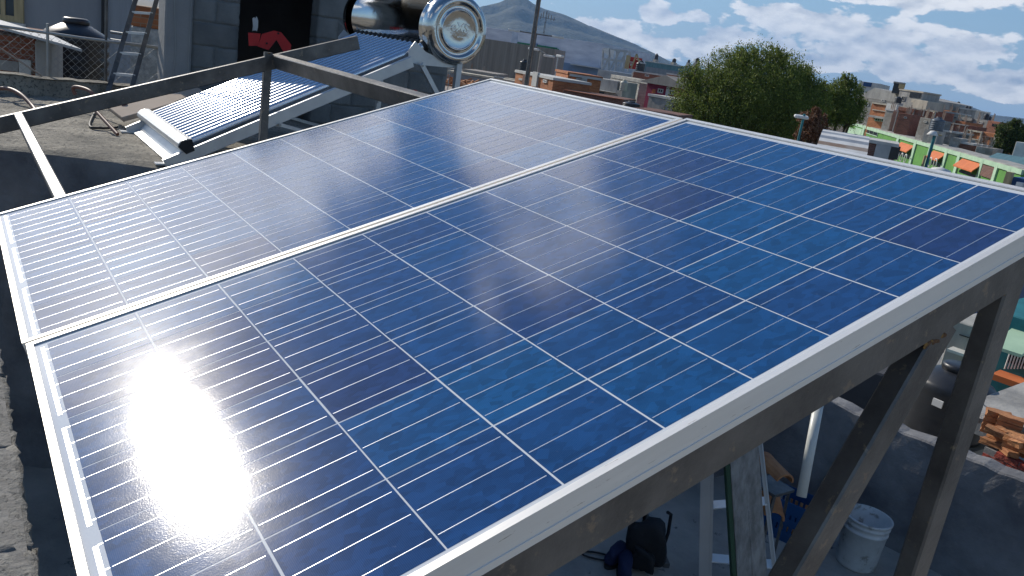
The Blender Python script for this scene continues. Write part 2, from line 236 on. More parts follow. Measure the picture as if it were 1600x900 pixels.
# ------------------------------------------------------------------ mesh helpers
class MB:
    def __init__(s): s.v=[]; s.f=[]; s.sm=[]
    def add(s,vs,fs,sm=False):
        o=len(s.v); s.v+= [tuple(v) for v in vs]; s.f+= [tuple(o+i for i in f) for f in fs]; s.sm+=[sm]*len(fs); return s
    def box(s,x0,x1,y0,y1,z0,z1):
        return s.add([(x0,y0,z0),(x1,y0,z0),(x1,y1,z0),(x0,y1,z0),(x0,y0,z1),(x1,y0,z1),(x1,y1,z1),(x0,y1,z1)],[(0,3,2,1),(4,5,6,7),(0,1,5,4),(1,2,6,5),(2,3,7,6),(3,0,4,7)])
    def bbox(s,x0,x1,y0,y1,z0,z1,c=.004):
        # box with chamfered vertical and top edges
        P=[(x0+c,y0),(x1-c,y0),(x1,y0+c),(x1,y1-c),(x1-c,y1),(x0+c,y1),(x0,y1-c),(x0,y0+c)]
        cx,cy=(x0+x1)/2,(y0+y1)/2
        def sh(p): return (cx+(p[0]-cx)*(1-2*c/(x1-x0)),cy+(p[1]-cy)*(1-2*c/(y1-y0)))
        vs=[(*sh(p),z0) for p in P]+[(*p,z0+c) for p in P]+[(*p,z1-c) for p in P]+[(*sh(p),z1) for p in P]
        fs=[tuple(range(7,-1,-1)),tuple(range(24,32))]
        for k in range(3):
            for i in range(8): fs.append((k*8+i,k*8+(i+1)%8,k*8+8+(i+1)%8,k*8+8+i))
        return s.add(vs,fs)
    def bar(s,a,b,w,h,up=(0,0,1),c=0):
        # rectangular section bar from a to b; w sideways, h along up
        a=Vector(a); b=Vector(b); d=(b-a).normalized(); up=Vector(up); sd_=d.cross(up).normalized(); u=sd_.cross(d).normalized()
        if c:
            sec=[(-w/2+c,-h/2),(w/2-c,-h/2),(w/2,-h/2+c),(w/2,h/2-c),(w/2-c,h/2),(-w/2+c,h/2),(-w/2,h/2-c),(-w/2,-h/2+c)]
        else: sec=[(-w/2,-h/2),(w/2,-h/2),(w/2,h/2),(-w/2,h/2)]
        n=len(sec); vs=[a+sd_*x+u*y for x,y in sec]+[b+sd_*x+u*y for x,y in sec]
        fs=[tuple(range(n-1,-1,-1)),tuple(range(n,2*n))]+[(i,(i+1)%n,n+(i+1)%n,n+i) for i in range(n)]
        return s.add(vs,fs)
    def tube(s,pts,r,n=10,cap=True,sm=True):
        pts=[Vector(p) for p in pts]; k=len(pts); rs=r if isinstance(r,(list,tuple)) else [r]*k
        vs=[]; ref=None
        for i,p in enumerate(pts):
            d=(pts[min(i+1,k-1)]-pts[max(i-1,0)]).normalized()
            if ref is None: ref=d.orthogonal().normalized()
            ref=(ref-d*ref.dot(d)).normalized(); q=d.cross(ref)
            for j in range(n):
                a=2*math.pi*j/n; vs.append(p+(ref*math.cos(a)+q*math.sin(a))*rs[i])
        fs=[(i*n+j,i*n+(j+1)%n,(i+1)*n+(j+1)%n,(i+1)*n+j) for i in range(k-1) for j in range(n)]
        s.add(vs,fs,sm)
        if cap: s.add([vs[j] for j in range(n)],[tuple(range(n-1,-1,-1))]); s.add([vs[(k-1)*n+j] for j in range(n)],[tuple(range(n))])
        return s
    def lathe(s,prof,n=32,o=(0,0,0),ax=(0,0,1),sm=True):
        ax=Vector(ax).normalized(); a=ax.orthogonal().normalized(); b=ax.cross(a); o=Vector(o)
        vs=[o+ax*z+(a*math.cos(2*math.pi*j/n)+b*math.sin(2*math.pi*j/n))*r for r,z in prof for j in range(n)]
        fs=[(i*n+j,i*n+(j+1)%n,(i+1)*n+(j+1)%n,(i+1)*n+j) for i in range(len(prof)-1) for j in range(n)]
        return s.add(vs,fs,sm)
    def prism(s,poly,a,b,axis='y'):
        n=len(poly)
        def P(p,t):
            return {'y':(p[0],t,p[1]),'x':(t,p[0],p[1]),'z':(p[0],p[1],t)}[axis]
        vs=[P(p,a) for p in poly]+[P(p,b) for p in poly]
        return s.add(vs,[tuple(range(n)),tuple(range(2*n-1,n-1,-1))]+[(i,n+i,n+(i+1)%n,(i+1)%n) for i in range(n)])
    def quad(s,*p): return s.add(p,[tuple(range(len(p)))])
    def mesh(s,name,m,fix=True):
        me=bpy.data.meshes.new(name); me.from_pydata(s.v,[],s.f); me.polygons.foreach_set('use_smooth',s.sm)
        if m: me.materials.append(m)
        if fix:
            bm=bmesh.new(); bm.from_mesh(me); bmesh.ops.recalc_face_normals(bm,faces=bm.faces); bm.to_mesh(me); bm.free()
        me.update(); return me
    def build(s,name,m,parent=None,loc=None,rot=None,label=None,kind=None,fix=True):
        o=bpy.data.objects.new(name,s.mesh(name,m,fix)); S.collection.objects.link(o)
        if parent: o.parent=parent
        if loc is not None: o.location=loc
        if rot is not None: o.rotation_euler=rot
        if label: o['label']=label
        if kind: o['kind']=kind
        return o
def empty(name,loc=(0,0,0),rotz=0,mw=None):
    o=bpy.data.objects.new(name,None); S.collection.objects.link(o); o.empty_display_size=.2
    if mw is not None: o.matrix_world=mw
    else: o.location=loc; o.rotation_euler=(0,0,rotz)
    return o
def tag(o,label,cat,group=None):
    o['label']=label; o['category']=cat
    if group: o['group']=group
    return o
def link(name,me,parent,loc=(0,0,0),rot=(0,0,0)):
    o=bpy.data.objects.new(name,me); S.collection.objects.link(o); o.parent=parent; o.location=loc; o.rotation_euler=rot; return o
def copy_tree(o,parent=None):
    c=o.copy(); S.collection.objects.link(c); c.parent=parent
    for ch in list(o.children): copy_tree(ch,c)
    return c
#PARTS
# ------------------------------------------------------------------ solar panels on the tilted rack
T0=Vector((-1.60056,1.63306,-.11445)); U=Vector((0,-.945515,-.325577)); V=Vector((1,0,0)); NN=V.cross(U)*-1
NN=U.cross(V)
PM=Matrix(((U.x,V.x,NN.x,T0.x),(U.y,V.y,NN.y,T0.y),(U.z,V.z,NN.z,T0.z),(0,0,0,1)))
def P(u,v,h=0): return T0+U*u+V*v+NN*h
PT=.1585; CS=.1556
cellme=MB().box(0,CS,0,CS,-.0002,0).mesh('cell',M['cell'])
rib=MB()
w=.00098
rib.add([(x,y,z) for x in (.004,.1535) for y,z in ((-w,0),(-w*.5,.00032),(w*.5,.00032),(w,0))],[(0,1,5,4),(1,2,6,5),(2,3,7,6),(0,4,7,3)],True)
ribme=rib.mesh('busbar',M['ribbon'])
def rail_profile(side):
    # outer side wall with a shallow groove, lip over the glass, return flange at the bottom
    pass
def panel(v0,label,du=0,seed=1):
    r=random.Random(seed)
    t=empty('photovoltaic_module',mw=PM@Matrix.Translation((du,v0,0))); tag(t,label,'solar panel','solar panels bolted side by side on the steel rack')
    u0,u1,va,vb=-.0255,1.6165,-.0225,.9700
    lip=.0115; H=.0400
    # section in (outward distance, height): 0 = outer face
    sec=[(0,.0035),(lip,.0035),(lip,.0008),(.0028,.0008),(.0028,-H+.0035),(.030,-H+.0035),(.030,-H),(0,-H),(0,-.031),(-.0012,-.0302),(-.0012,-.0285),(0,-.0278)]
    def rail(p,q,inn,L0):
        # p->q outer line, inn = inward unit direction; mitred ends
        mb=MB(); d=(q-p).normalized(); vs=[]
        for base,sgn in ((p,1),(q,-1)):
            for o,h in sec: vs.append(base+inn*o+d*(o*sgn if o>0 else 0)+Vector((0,0,h)))
        n=len(sec); mb.add(vs,[tuple(range(n)),tuple(range(2*n-1,n-1,-1))]+[(i,n+i,n+(i+1)%n,(i+1)%n) for i in range(n)])
        return mb.build('frame_rail',M['alu'],t)
    A,B,C,D_=Vector((u0,va,0)),Vector((u1,va,0)),Vector((u1,vb,0)),Vector((u0,vb,0))
    rail(A,B,Vector((0,1,0)),0); rail(B,C,Vector((-1,0,0)),0); rail(C,D_,Vector((0,-1,0)),0); rail(D_,A,Vector((1,0,0)),0)
    MB().box(u0+.004,u1-.004,va+.004,vb-.004,-.005,-.00025).build('backsheet',M['backsheet'],t)
    for i in range(10):
        for j in range(6):
            c=link('cell',cellme,t,(i*PT+.0014+r.uniform(-.0004,.0004),j*PT+.0014+r.uniform(-.0004,.0004),0))
            for k in range(3):
                link('busbar',ribme,c,(0,.026+k*.0518+r.uniform(-.0006,.0006),0))
    # wide ribbons that join the strings, at both short ends
    segs=[(-.0,.30),(.33,.62),(.65,.945)]
    for a,b_ in segs:
        MB().box(1.5895,1.5955,a+.012,b_-.004,-.0008,.0002).build('string_ribbon',M['ribbon'],t)
    for j in range(6):
        for k in range(3):
            y=j*PT+.0014+.026+k*.0518
            link('ribbon_tail',tailme,t,(0,y,0))
    jb=MB().bbox(.05,.16,.40,.55,-.03,-.006,.003).build('junction_box',M['rubber'],t)
    return t
tailme=MB().box(1.5835,1.5895,-.001,.001,-.0008,.0001).mesh('ribbon_tail',M['ribbon'])
panel(0,'near solar panel with the blinding sun glint, pale aluminium side toward the camera',0,3)
panel(-1.0022,'far solar panel of the two, greyish with mirrored cloud, beside the water heater',.006,8)

# ------------------------------------------------------------------ steel rack
rack=empty('steel_rack',(T0.x+.93,1.5,-3)); tag(rack,'welded dark steel tube rack carrying both solar panels','rack')
def rk(name,a,b,w,h,up,m='steel',c=.004):
    mb=MB(); o=Vector(rack.location); mb.bar(Vector(a)-o,Vector(b)-o,w,h,up,c); return mb.build(name,M[m],rack)
hb=-.0465-.038
rk('beam',P(-.06,.931,hb),P(1.95,.931,hb),.038,.076,NN)
rk('beam',P(-.345,-3.06,hb),P(1.95,-3.06,hb),.038,.076,NN)
rk('beam',P(-.02,-.045,hb-.001),P(1.54,-.045,hb-.001),.038,.074,NN)
for u in (.150,1.447):
    rk('crossbar',P(u,-3.041,hb),P(u,-.066,hb),.038,.076,NN); rk('crossbar',P(u,-.024,hb),P(u,.914,hb),.038,.074,NN)
x=-.668
rk('post',(x-.004,1.556,-3),(x-.004,1.556,-.245),.038,.060,(0,1,0))
rk('post',(x,.16,-3),(x,.16,-.77),.038,.060,(0,1,0))
rk('brace',(x-.004,.16,-2.70),(x-.004,1.365,-.325),.042,.062,(0,1,0))
xw=T0.x-3.06
rk('post',(xw,1.472,-3),(xw,1.472,-.200),.038,.042,(0,1,0))
# welds
def blob(name,c,r,m,parent,seed,sq=(1,1,1)):
    rr=random.Random(seed); bm=bmesh.new(); bmesh.ops.create_icosphere(bm,subdivisions=2,radius=1)
    for v in bm.verts: v.co=Vector((v.co.x*sq[0],v.co.y*sq[1],v.co.z*sq[2]))*r*rr.uniform(.75,1.2)
    me=bpy.data.meshes.new(name); bm.to_mesh(me); bm.free(); me.materials.append(M[m]); o=bpy.data.objects.new(name,me); S.collection.objects.link(o); o.parent=parent; o.location=Vector(c)-Vector(parent.location); return o
for k in range(16):
    t_=rng.uniform(-1,1); blob('weld',(x+.012+rng.uniform(0,.004),1.345+t_*.034,-.347+t_*.0117+rng.uniform(-.005,.004)),rng.uniform(.004,.0085),'rust',rack,20+k,(.5,1.6,.9))
for k in range(4): blob('weld',(x+.012,1.532+.012*k,-.281+.004*k),.005,'rust',rack,41+k,(.5,1.5,.8))
blob('weld',(xw+.02,1.472,-.205),.006,'rust',rack,32,(.5,1.4,.7))

# ------------------------------------------------------------------ roof deck, patio and the walls around them
ZD=-.95; ZP=-3.0
edge=[(-5.50,-.6),(-5.50,.30),(-5.28,.80),(-4.93,1.30),(-4.88,2.0),(-4.88,3.75)]
def grid_sheet(poly_e,xw_,n=46):
    # deck top: strip from the east edge to the west parapet with slight unevenness
    r=random.Random(3); vs=[]; fs=[]; ys=np.linspace(-.6,3.75,64); m=48
    for y in ys:
        xe=np.interp(y,[p[1] for p in poly_e],[p[0] for p in poly_e])+r.uniform(-.012,.012)
        for i in range(m+1):
            x_=xe+(xw_-xe)*i/m; vs.append((x_,y,ZD+(r.uniform(-.008,.008) if i else -.012)))
    for j in range(len(ys)-1):
        for i in range(m): a=j*(m+1)+i; fs.append((a,a+1,a+m+2,a+m+1))
    mb=MB(); mb.add(vs,fs,True); n0=len(mb.v)
    lo=[(vs[j*(m+1)][0]+.02,vs[j*(m+1)][1],-3.05) for j in range(len(ys))]
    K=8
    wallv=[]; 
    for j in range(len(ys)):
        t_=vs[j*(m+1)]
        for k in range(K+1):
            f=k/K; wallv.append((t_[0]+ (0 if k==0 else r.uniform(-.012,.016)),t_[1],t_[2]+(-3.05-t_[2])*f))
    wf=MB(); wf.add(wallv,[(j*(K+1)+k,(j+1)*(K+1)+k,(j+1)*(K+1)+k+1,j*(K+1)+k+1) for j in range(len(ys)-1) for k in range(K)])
    wf.build('deck_side_wall',M['darkwall'],kind='structure')  # deck face given a darker colour to stand for its shade
    return mb
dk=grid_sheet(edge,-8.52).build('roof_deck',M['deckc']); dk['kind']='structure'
g=MB().box(-5.6,3,-4,6.6,-3.2,ZP).build('patio_floor',M['patio']); g['kind']='structure'
# foreground block wall (its top right at the lower left of the picture)
bw=empty('block_wall',(-3,0,-3)); tag(bw,'rough grey concrete block wall at the lower left corner, below the panels','wall')
def rough_block(lx,ly,lz,seed,sub=10,amp=.006,m='block'):
    r=random.Random(seed); bm=bmesh.new(); bmesh.ops.create_cube(bm,size=1)
    bmesh.ops.subdivide_edges(bm,edges=bm.edges,cuts=sub,use_grid_fill=True)
    for v in bm.verts:
        v.co=Vector((v.co.x*lx,v.co.y*ly,v.co.z*lz)); e=sum(1 for a,b_ in ((abs(v.co.x),lx/2),(abs(v.co.y),ly/2),(abs(v.co.z),lz/2)) if a>b_-.001)
        v.co+=Vector((r.uniform(-1,1),r.uniform(-1,1),r.uniform(-1,1)))*amp*(1 if e<2 else 1.5)
        if e>=2: v.co*=.995
    me=bpy.data.meshes.new('concrete_block'); bm.to_mesh(me); bm.free(); me.materials.append(M[m]); me.polygons.foreach_set('use_smooth',[True]*len(me.polygons)); return me
bmes=[rough_block(.399,.20,.196,s_,16,.0035) for s_ in range(4)]
lbm=[rough_block(.392,.20,.19,s_,1,.003) for s_ in range(40,43)]
for row in range(11):
    for k in range(11):
        x_=-4.9+.4*k+(.2 if row%2 else 0)
        me=(bmes if row<2 else lbm)[rng.randrange(3)]
        o=link('concrete_block',me,bw,(x_+3,.0+rng.uniform(-.004,.004),ZD-.035-.1-.2*row+3+rng.uniform(-.003,.003)),(rng.uniform(-.006,.006),rng.uniform(-.006,.006),rng.choice((0,math.pi))+rng.uniform(-.008,.008)))
MB().box(-2.1,2.55,-.092,.092,0,3+ZD-.038).build('mortar_joint',M['mortar'],bw)
# patio walls
pw=MB(); r_=random.Random(5)
def wall_strip(name,a,b,z0,z1,th,m,label,cat='wall',n=28,amp=.02):
    a=Vector(a); b=Vector(b); d=(b-a); L_=d.length; d.normalize(); nrm=Vector((-d.y,d.x)); t=MB(); vs=[]; r=random.Random(int(L_*100)+int(abs(z1)*10))
    rows=7
    for i in range(n+1):
        p=a+d*L_*i/n; zt=z1+r.uniform(-amp,amp)*.6
        prof=[(0,z0)]+[(r.uniform(-amp,amp)*.25,z0+(zt-z0)*k/rows) for k in range(1,rows)]+[(.006,zt-.012),(.02,zt),(th-.02,zt+r.uniform(-.004,.004)),(th,zt-.015),(th,z0)]
        for o_,z in prof: vs.append((p.x+nrm.x*o_,p.y+nrm.y*o_,z))
    k=len(prof); fs=[(i*k+j,(i+1)*k+j,(i+1)*k+j+1,i*k+j+1) for i in range(n) for j in range(k-1)]
    fs+= [tuple(range(k)),tuple(range(n*k+k-1,n*k-1,-1))]
    t.add([(v[0]-a.x,v[1]-a.y,v[2]-z0) for v in vs],fs); o=t.build(name,M[m],None,(a.x,a.y,z0)); tag(o,label,cat); return o
wall_strip('patio_wall',(-3.75,5.28),(1.5,6.2),ZP,-2.14,.18,'darkwall','low dark painted wall closing the back of the patio behind the bucket',n=60)
wall_strip('patio_wall',(-3.78,2.6),(-3.78,5.27),ZP,-1.7,.18,'darkwall','dark blue side wall of the patio behind the stepladder',n=30)

# ------------------------------------------------------------------ things on the patio
# bucket
p=atz(1318,886,ZP); p.z=ZP
bk=empty('bucket',p+Vector((.0,.13,0)),.7); tag(bk,'grimy white plastic bucket, open, standing on the patio floor','bucket')
MB().lathe([(0,.0),(.122,.0),(.128,.006),(.131,.02),(.145,.27),(.150,.272),(.150,.285),(.146,.287),(.147,.315),(.152,.317),(.152,.330),(.148,.332),(.149,.352),(.157,.354),(.158,.368),(.150,.370),(.143,.366),(.126,.02),(0,.015)],40).build('body',M['bucket'],bk)
hd=[(.158*math.cos(a),.158*math.sin(a)*.9,.31-.12*math.sin((a)/1)) for a in np.linspace(0,math.pi,14)]
MB().tube(hd,.0022,6).build('handle',M['chain'],bk)
# pvc pipe
a=at(1252,776,4.75); b=a+Vector((.03,-.02,1.5))
b=at(1279,632,4.72)
d_=(b-a); 
pp=empty('drain_pipe',a); tag(pp,'slim white plastic pipe hanging down beside the dark wall','pipe')
L_=d_.length; q=d_.to_track_quat('Z','Y')
o=MB().lathe([(.021,0),(.0265,0),(.0265,L_),(.021,L_),(.021,0)],24).build('tube_body',M['pvc'],pp); o.rotation_euler=q.to_euler()
# stepladder
la=at(1117,905,5.15); lz=ZP
def lad(pxb,pxt,db,dt): return at(*pxb,db),at(*pxt,dt)
Lb,Lt=at(1109,905,4.98),at(1112,740,4.78); Rb,Rt=at(1213,905,4.98),at(1190,700,4.78)
def extend(a,b,z0): # continue line down to z0
    d=(b-a); return a+d*((z0-a.z)/d.z)
Lf=extend(Lb,Lt,ZP); Rf=extend(Rb,Rt,ZP); Lu=Lt+(Lt-Lb)*.75; Ru=Rt+(Rt-Rb)*.6
sl=empty('stepladder',(Lf+Rf)/2); tag(sl,'grey aluminium stepladder with flat treads, leaning under the rack','ladder')
O=Vector(sl.location); fw=(Rf-Lf).normalized(); upl=((Lu-Lf).normalized()); nl=fw.cross(upl).normalized()
for a_,b_,s_ in ((Lf,Lu,1),(Rf,Ru,-1)):
    mb=MB(); q_=fw*(-.030 if s_==1 else .004); mb.bar(a_-O+q_,b_-O+q_,.010 if s_==-1 else .058,.075,nl,.002); mb.bar(a_-O+q_+fw*.012*s_*(3 if s_==1 else 1)+nl*.030,b_-O+q_+fw*.012*s_*(3 if s_==1 else 1)+nl*.030,.014,.010,nl); mb.build('side_rail',M['sheet'],sl)
h0=.30
for k in range(8):
    f=(h0*k+.20)/(Lu-Lf).length
    if f>1: break
    a_=Lf.lerp(Lu,f)-O; b_=Rf.lerp(Ru,f)-O
    mb=MB(); mb.bar(a_+fw*.008,b_-fw*.008,.085,.006,(0,0,1)); mb.bar(a_+fw*.008+Vector((0,0,-.014))+nl*.036*(-1 if nl.z>0 else -1),b_-fw*.008+Vector((0,0,-.014))-nl*.036,.006,.03,(0,0,1)); mb.build('tread',M['white_flange'],sl)
# weathered plank with a green edge in front of the ladder
pb,pt_=at(1174,912,4.78),at(1160,700,4.62); pf=extend(pb,pt_,ZP); pu=pt_+(pt_-pb)*.45
pk=empty('plank',pf); tag(pk,'weathered grey timber post with dark green painted edge, leaning on the ladder','plank')
ax=(pu-pf).normalized(); sx_=RT-ax*RT.dot(ax); sx_.normalize(); nz=sx_.cross(ax)
mb=MB(); 
for (x0,x1) in ((-.080,-.002),(.002,.082)):
    mb.bar((sx_*(x0+x1)/2),(pu-pf)+sx_*(x0+x1)/2*.9,x1-x0,.06 if x0<0 else .057,nz,.003)
mb.build('board',M['wood'],pk)
mb=MB(); mb.bar(-sx_*.094,(pu-pf)-sx_*.088,.022,.052,nz); mb.build('green_edge',M['greenedge'],pk)
# blue crate with clay tiles
cp=atz(1216,842,ZP)+Vector((-.02,.12,0)); cp.z=ZP
ct=empty('crate',cp,.35); tag(ct,'blue plastic crate on the floor behind the stepladder','crate')
W_,D__,H_=.34,.26,.30; t_=.008
mb=MB(); mb.box(-W_/2,W_/2,-D__/2,D__/2,0,t_)
for z0,z1 in ((0,.08),(.115,.175),(.205,H_)):
    mb.box(-W_/2,W_/2,-D__/2,-D__/2+t_,z0+.009,z1); mb.box(-W_/2,W_/2,D__/2-t_,D__/2,z0+.009,z1); mb.box(-W_/2,-W_/2+t_,-D__/2+.009,D__/2-.009,z0+.009,z1); mb.box(W_/2-t_,W_/2,-D__/2+.009,D__/2-.009,z0+.009,z1)
for i in range(9):
    xx=-W_/2+.012+i*(W_-.04)/8; mb.box(xx-.004,xx+.022,-D__/2+.001,-D__/2+.006,.05,.25); mb.box(xx,xx+.016,D__/2-.006,D__/2-.001,.05,.25)
for i in range(7):
    yy=-D__/2+.012+i*(D__-.04)/6; mb.box(-W_/2+.001,-W_/2+.006,yy-.004,yy+.022,.05,.25); mb.box(W_/2-.006,W_/2-.001,yy,yy+.016,.05,.25)
mb.build('crate_body',M['crate'],ct)
tile_me=MB().prism([(.07*math.cos(a),.07*math.sin(a)*.8) for a in np.linspace(0,math.pi,8)]+[(.056*math.cos(a),.056*math.sin(a)*.8) for a in np.linspace(math.pi,0,8)],-.11,.11,'y').mesh('clay_tile',M['claybrick'])
q=at(1212,748,5.75)
for k,(px,py,d,rz,lab) in enumerate(((1203,730,5.72,1.1,'upper curved clay tile on the small trestle beside the stepladder'),(1210,737,5.62,1.35,'lower curved clay tile sticking out beside the stepladder'),(1206,792,5.9,.9,'clay tile lying low behind the blue crate'))):
    o=bpy.data.objects.new('clay_tile',tile_me); S.collection.objects.link(o); o.location=at(px,py,d); o.rotation_euler=(.1*k,.15,rz); tag(o,lab,'tile')
ts=empty('trestle',(q.x,q.y,ZP)); tag(ts,'small dark steel trestle carrying clay tiles beside the stepladder','trestle')
zt=q.z-ZP-.05
MB().box(-.11,.09,-.10,.10,zt-.02,zt).build('shelf',M['steel'],ts)
for sx2 in (-1,1):
    for sy in (-1,1): MB().bar((sx2*.09-.01,sy*.08,0),(sx2*.08-.01,sy*.075,zt-.02),.018,.018).build('leg',M['steel'],ts)
# black bag and navy cap/shoes by the wall
bp_=atz(1003,884,ZP)
bg_=empty('rucksack',bp_,.5); tag(bg_,'black rucksack slumped on the patio floor left of the ladder','bag')
def soft(name,r,sq,m,parent,loc,seed,sub=3,bottom=True):
    rr=random.Random(seed); bm=bmesh.new(); bmesh.ops.create_icosphere(bm,subdivisions=sub,radius=1)
    ph=[(rr.uniform(1,4),rr.uniform(1,4),rr.uniform(1,4),rr.uniform(0,6)) for _ in range(6)]
    for v in bm.verts:
        c=v.co; k=1+.06*sum(math.sin(a*c.x+b*c.y+g_*c.z+o_) for a,b,g_,o_ in ph)
        p_=Vector((math.copysign(abs(c.x)**.7,c.x)*sq[0],math.copysign(abs(c.y)**.7,c.y)*sq[1],math.copysign(abs(c.z)**.75,c.z)*sq[2]))*r*k
        if bottom and p_.z<-sq[2]*r*.85: p_.z=-sq[2]*r*.85
        v.co=p_
    me=bpy.data.meshes.new(name); bm.to_mesh(me); bm.free(); me.materials.append(M[m]); me.polygons.foreach_set('use_smooth',[True]*len(me.polygons))
    o=bpy.data.objects.new(name,me); S.collection.objects.link(o); o.parent=parent; o.location=loc; return o
soft('bag_body',.16,(.75,.5,1.15),'bag',bg_,(0,0,.16),1); soft('front_pocket',.10,(.8,.4,.8),'bag',bg_,(.02,-.09,.10),2)
for s_ in (-1,1): MB().tube([(s_*.07,.08,.38),(s_*.08,.14,.34),(s_*.085,.16,.2),(s_*.08,.1,.05)],.012,6).build('strap',M['bag'],bg_)
sh=atz(962,878,ZP)
for k,(dx,dy,rz) in enumerate(((0,0,.3),(.12,-.04,.9))):
    e=empty('shoe',(sh.x+dx,sh.y+dy,ZP),rz); tag(e,('navy shoe nearer the wall, beside the black rucksack','navy shoe right against the black rucksack, toe turned out')[k],'shoe','pair of navy shoes')
    soft('upper',.1,(.45,1.2,.55),'navy',e,(0,0,.065),5+k); MB().lathe([(0,0),(.05,0),(.052,.018),(0,.02)],20).build('sole',M['rubber'],e).scale=(.9,2.4,1)
wr=[at(935+28*math.cos(a)*1,868+17*math.sin(a),5.55) for a in np.linspace(0,5.6,16)]
for w_ in wr: w_.z=ZP+.012
o=MB().tube(wr,.006,6).build('cable',M['rubber']); tag(o,'thin black cable looped on the floor by the navy shoes','cable')
for k,(px,py,rz) in enumerate(((1240,838,.4),(1262,792,1.3),(1180,780,.2))):
    pz_=atz(px,py,ZP); o=MB().box(-.12,.12,-.06,.06,0,.055).build('brick',M['claybrick'],None,(pz_.x,pz_.y,ZP),(0,0,rz)); tag(o,('loose clay brick on the floor right of the blue crate','loose clay brick lying by the foot of the back wall','loose clay brick half hidden behind the ladder treads')[k],'brick')
o=MB().box(-.35,.35,-.02,.02,0,.03).build('steel_offcut',M['steel'],None,(atz(1020,838,ZP).x,atz(1020,838,ZP).y,ZP),(0,0,-.5)); tag(o,'thin dark steel offcut lying on the floor by the dark wall','steel bar')
#NEAR2
# ------------------------------------------------------------------ solar water heater on the roof deck
XE=-5.17; cy,cz=2.915,.085; RT_=.232
wh=empty('solar_water_heater',(-5.75,2.0,ZD)); tag(wh,'evacuated tube solar water heater with polished steel tank on the roof deck','water heater')
O=Vector(wh.location)
def wp(x,y,z): return Vector((x,y,z))-O
XWt=-6.62
MB().lathe([(RT_-.004,0),(RT_,.004),(RT_,.10),(RT_+.002,.103),(RT_+.002,.109),(RT_,.112),(RT_,1.28),(RT_+.002,1.283),(RT_+.002,1.289),(RT_,1.292),(RT_,-XWt+XE-.004),(RT_-.004,-XWt+XE)],72,wp(XE,cy,cz),(-1,0,0)).build('tank_shell',M['tank'],wh)
rc=RT_+.006
capp=[(rc,-.050),(rc,-.004),(rc-.003,.006),(rc-.010,.022),(rc-.022,.036),(rc-.038,.044),(rc-.052,.046),(rc-.060,.043),(rc-.066,.034),(rc-.078,.030),(rc-.094,.031),(rc-.100,.035),(rc-.104,.042),(rc-.109,.044),(rc-.113,.040),(rc-.118,.038),(.06,.041),(.001,.042)]
capo=MB().lathe(capp,96,wp(XE,cy,cz),(1,0,0)).build('end_cap',M['tank'],wh)
MB().lathe([(r*1.0,z) for r,z in capp],72,wp(XWt,cy,cz),(-1,0,0)).build('end_cap',M['tank'],wh)
# embossed lettering on the cap
def text_mesh(name,txt,size,m,parent,mw,extr=.001,bevel=0,shear=0,align='CENTER'):
    cu=bpy.data.curves.new(name,'FONT'); cu.body=txt; cu.size=size; cu.extrude=extr; cu.bevel_depth=bevel; cu.align_x=align; cu.align_y='CENTER'; cu.shear=shear
    o=bpy.data.objects.new(name,cu); S.collection.objects.link(o); dg=bpy.context.evaluated_depsgraph_get(); dg.update()
    me=bpy.data.meshes.new_from_object(o.evaluated_get(dg)); bpy.data.objects.remove(o); me.materials.clear(); me.materials.append(m)
    q=bpy.data.objects.new(name,me); S.collection.objects.link(q); q.parent=parent; q.matrix_parent_inverse=Matrix(); q.matrix_local=mw; return q
FACE_E=Matrix(((0,0,1,0),(1,0,0,0),(0,1,0,0),(0,0,0,1)))   # text x -> +Y, y -> +Z, faces +X
c0=wp(XE+.041,cy,cz)
tx=text_mesh('cap_emblem','eXS',.085,M['tank'],capo,Matrix.Translation(c0+Vector((0,.0,.015)))@FACE_E,.003,.0018,.15)
MB().prism([(-.010,-.050),(.080,-.046),(.082,-.036),(.02,-.038),(-.012,-.043)],c0.x-.0005,c0.x+.004,'x').build('emblem_bar',M['tank'],capo,(0,c0.y,c0.z))
# tubes
NTUBE=15; xs=[-5.245-.0795*i for i in range(NTUBE)]
top=Vector((0,2.735,-.045)); bot=Vector((0,1.165,-.835)); dt=(top-bot)
tl=dt.length
tm=MB().lathe([(.0,.0),(.012,.004),(.022,.014),(.029,.034),(.029,tl)],20).mesh('vacuum_tube',M['glassdark'])
rg=MB().lathe([(.031,tl-.035),(.041,tl-.028),(.041,tl-.006),(.031,tl+.004)],16).mesh('dust_ring',M['rubber'])
qt=dt.to_track_quat('Z','Y').to_euler()
for x_ in xs:
    o=link('vacuum_tube',tm,wh,wp(x_,bot.y,bot.z),qt); link('dust_ring',rg,o)
# tail holder: rounded channel that carries the tube ends
dn=dt.normalized(); nn=Vector((0,-dn.z,dn.y)); 
if nn.z<0: nn=-nn
def hp(a,b): # a along tube upward from bottom, b along plane normal
    v=Vector((0,bot.y,bot.z))+dn*a+nn*b; return (v.y-O.y,v.z-O.z)
prof=[hp(.060,.036),(hp(.035,.046)),(hp(.0,.048)),(hp(-.022,.040)),(hp(-.034,.022)),(hp(-.030,.0)),(hp(-.010,-.035)),(bot.y-.030-O.y,.030),(bot.y-.075-O.y,.012),(bot.y-.075-O.y,.004),(bot.y+.02-O.y,.004),hp(.045,-.035)]
MB().prism(prof,-6.455-O.x,-5.150-O.x,'x').build('tube_tail_holder',M['rail_paint'],wh)
MB().prism([hp(.06,.034),hp(.0,.045),hp(-.030,.022),hp(-.008,-.034),hp(.045,-.034)],-5.150-O.x,-5.142-O.x,'x').build('holder_end',M['rubber'],wh)
for x_ in (-6.40,-5.20): MB().box(x_-.03-O.x,x_+.03-O.x,bot.y-.155-O.y,bot.y-.060-O.y,.003,.012).build('foot_plate',M['white_flange'],wh)
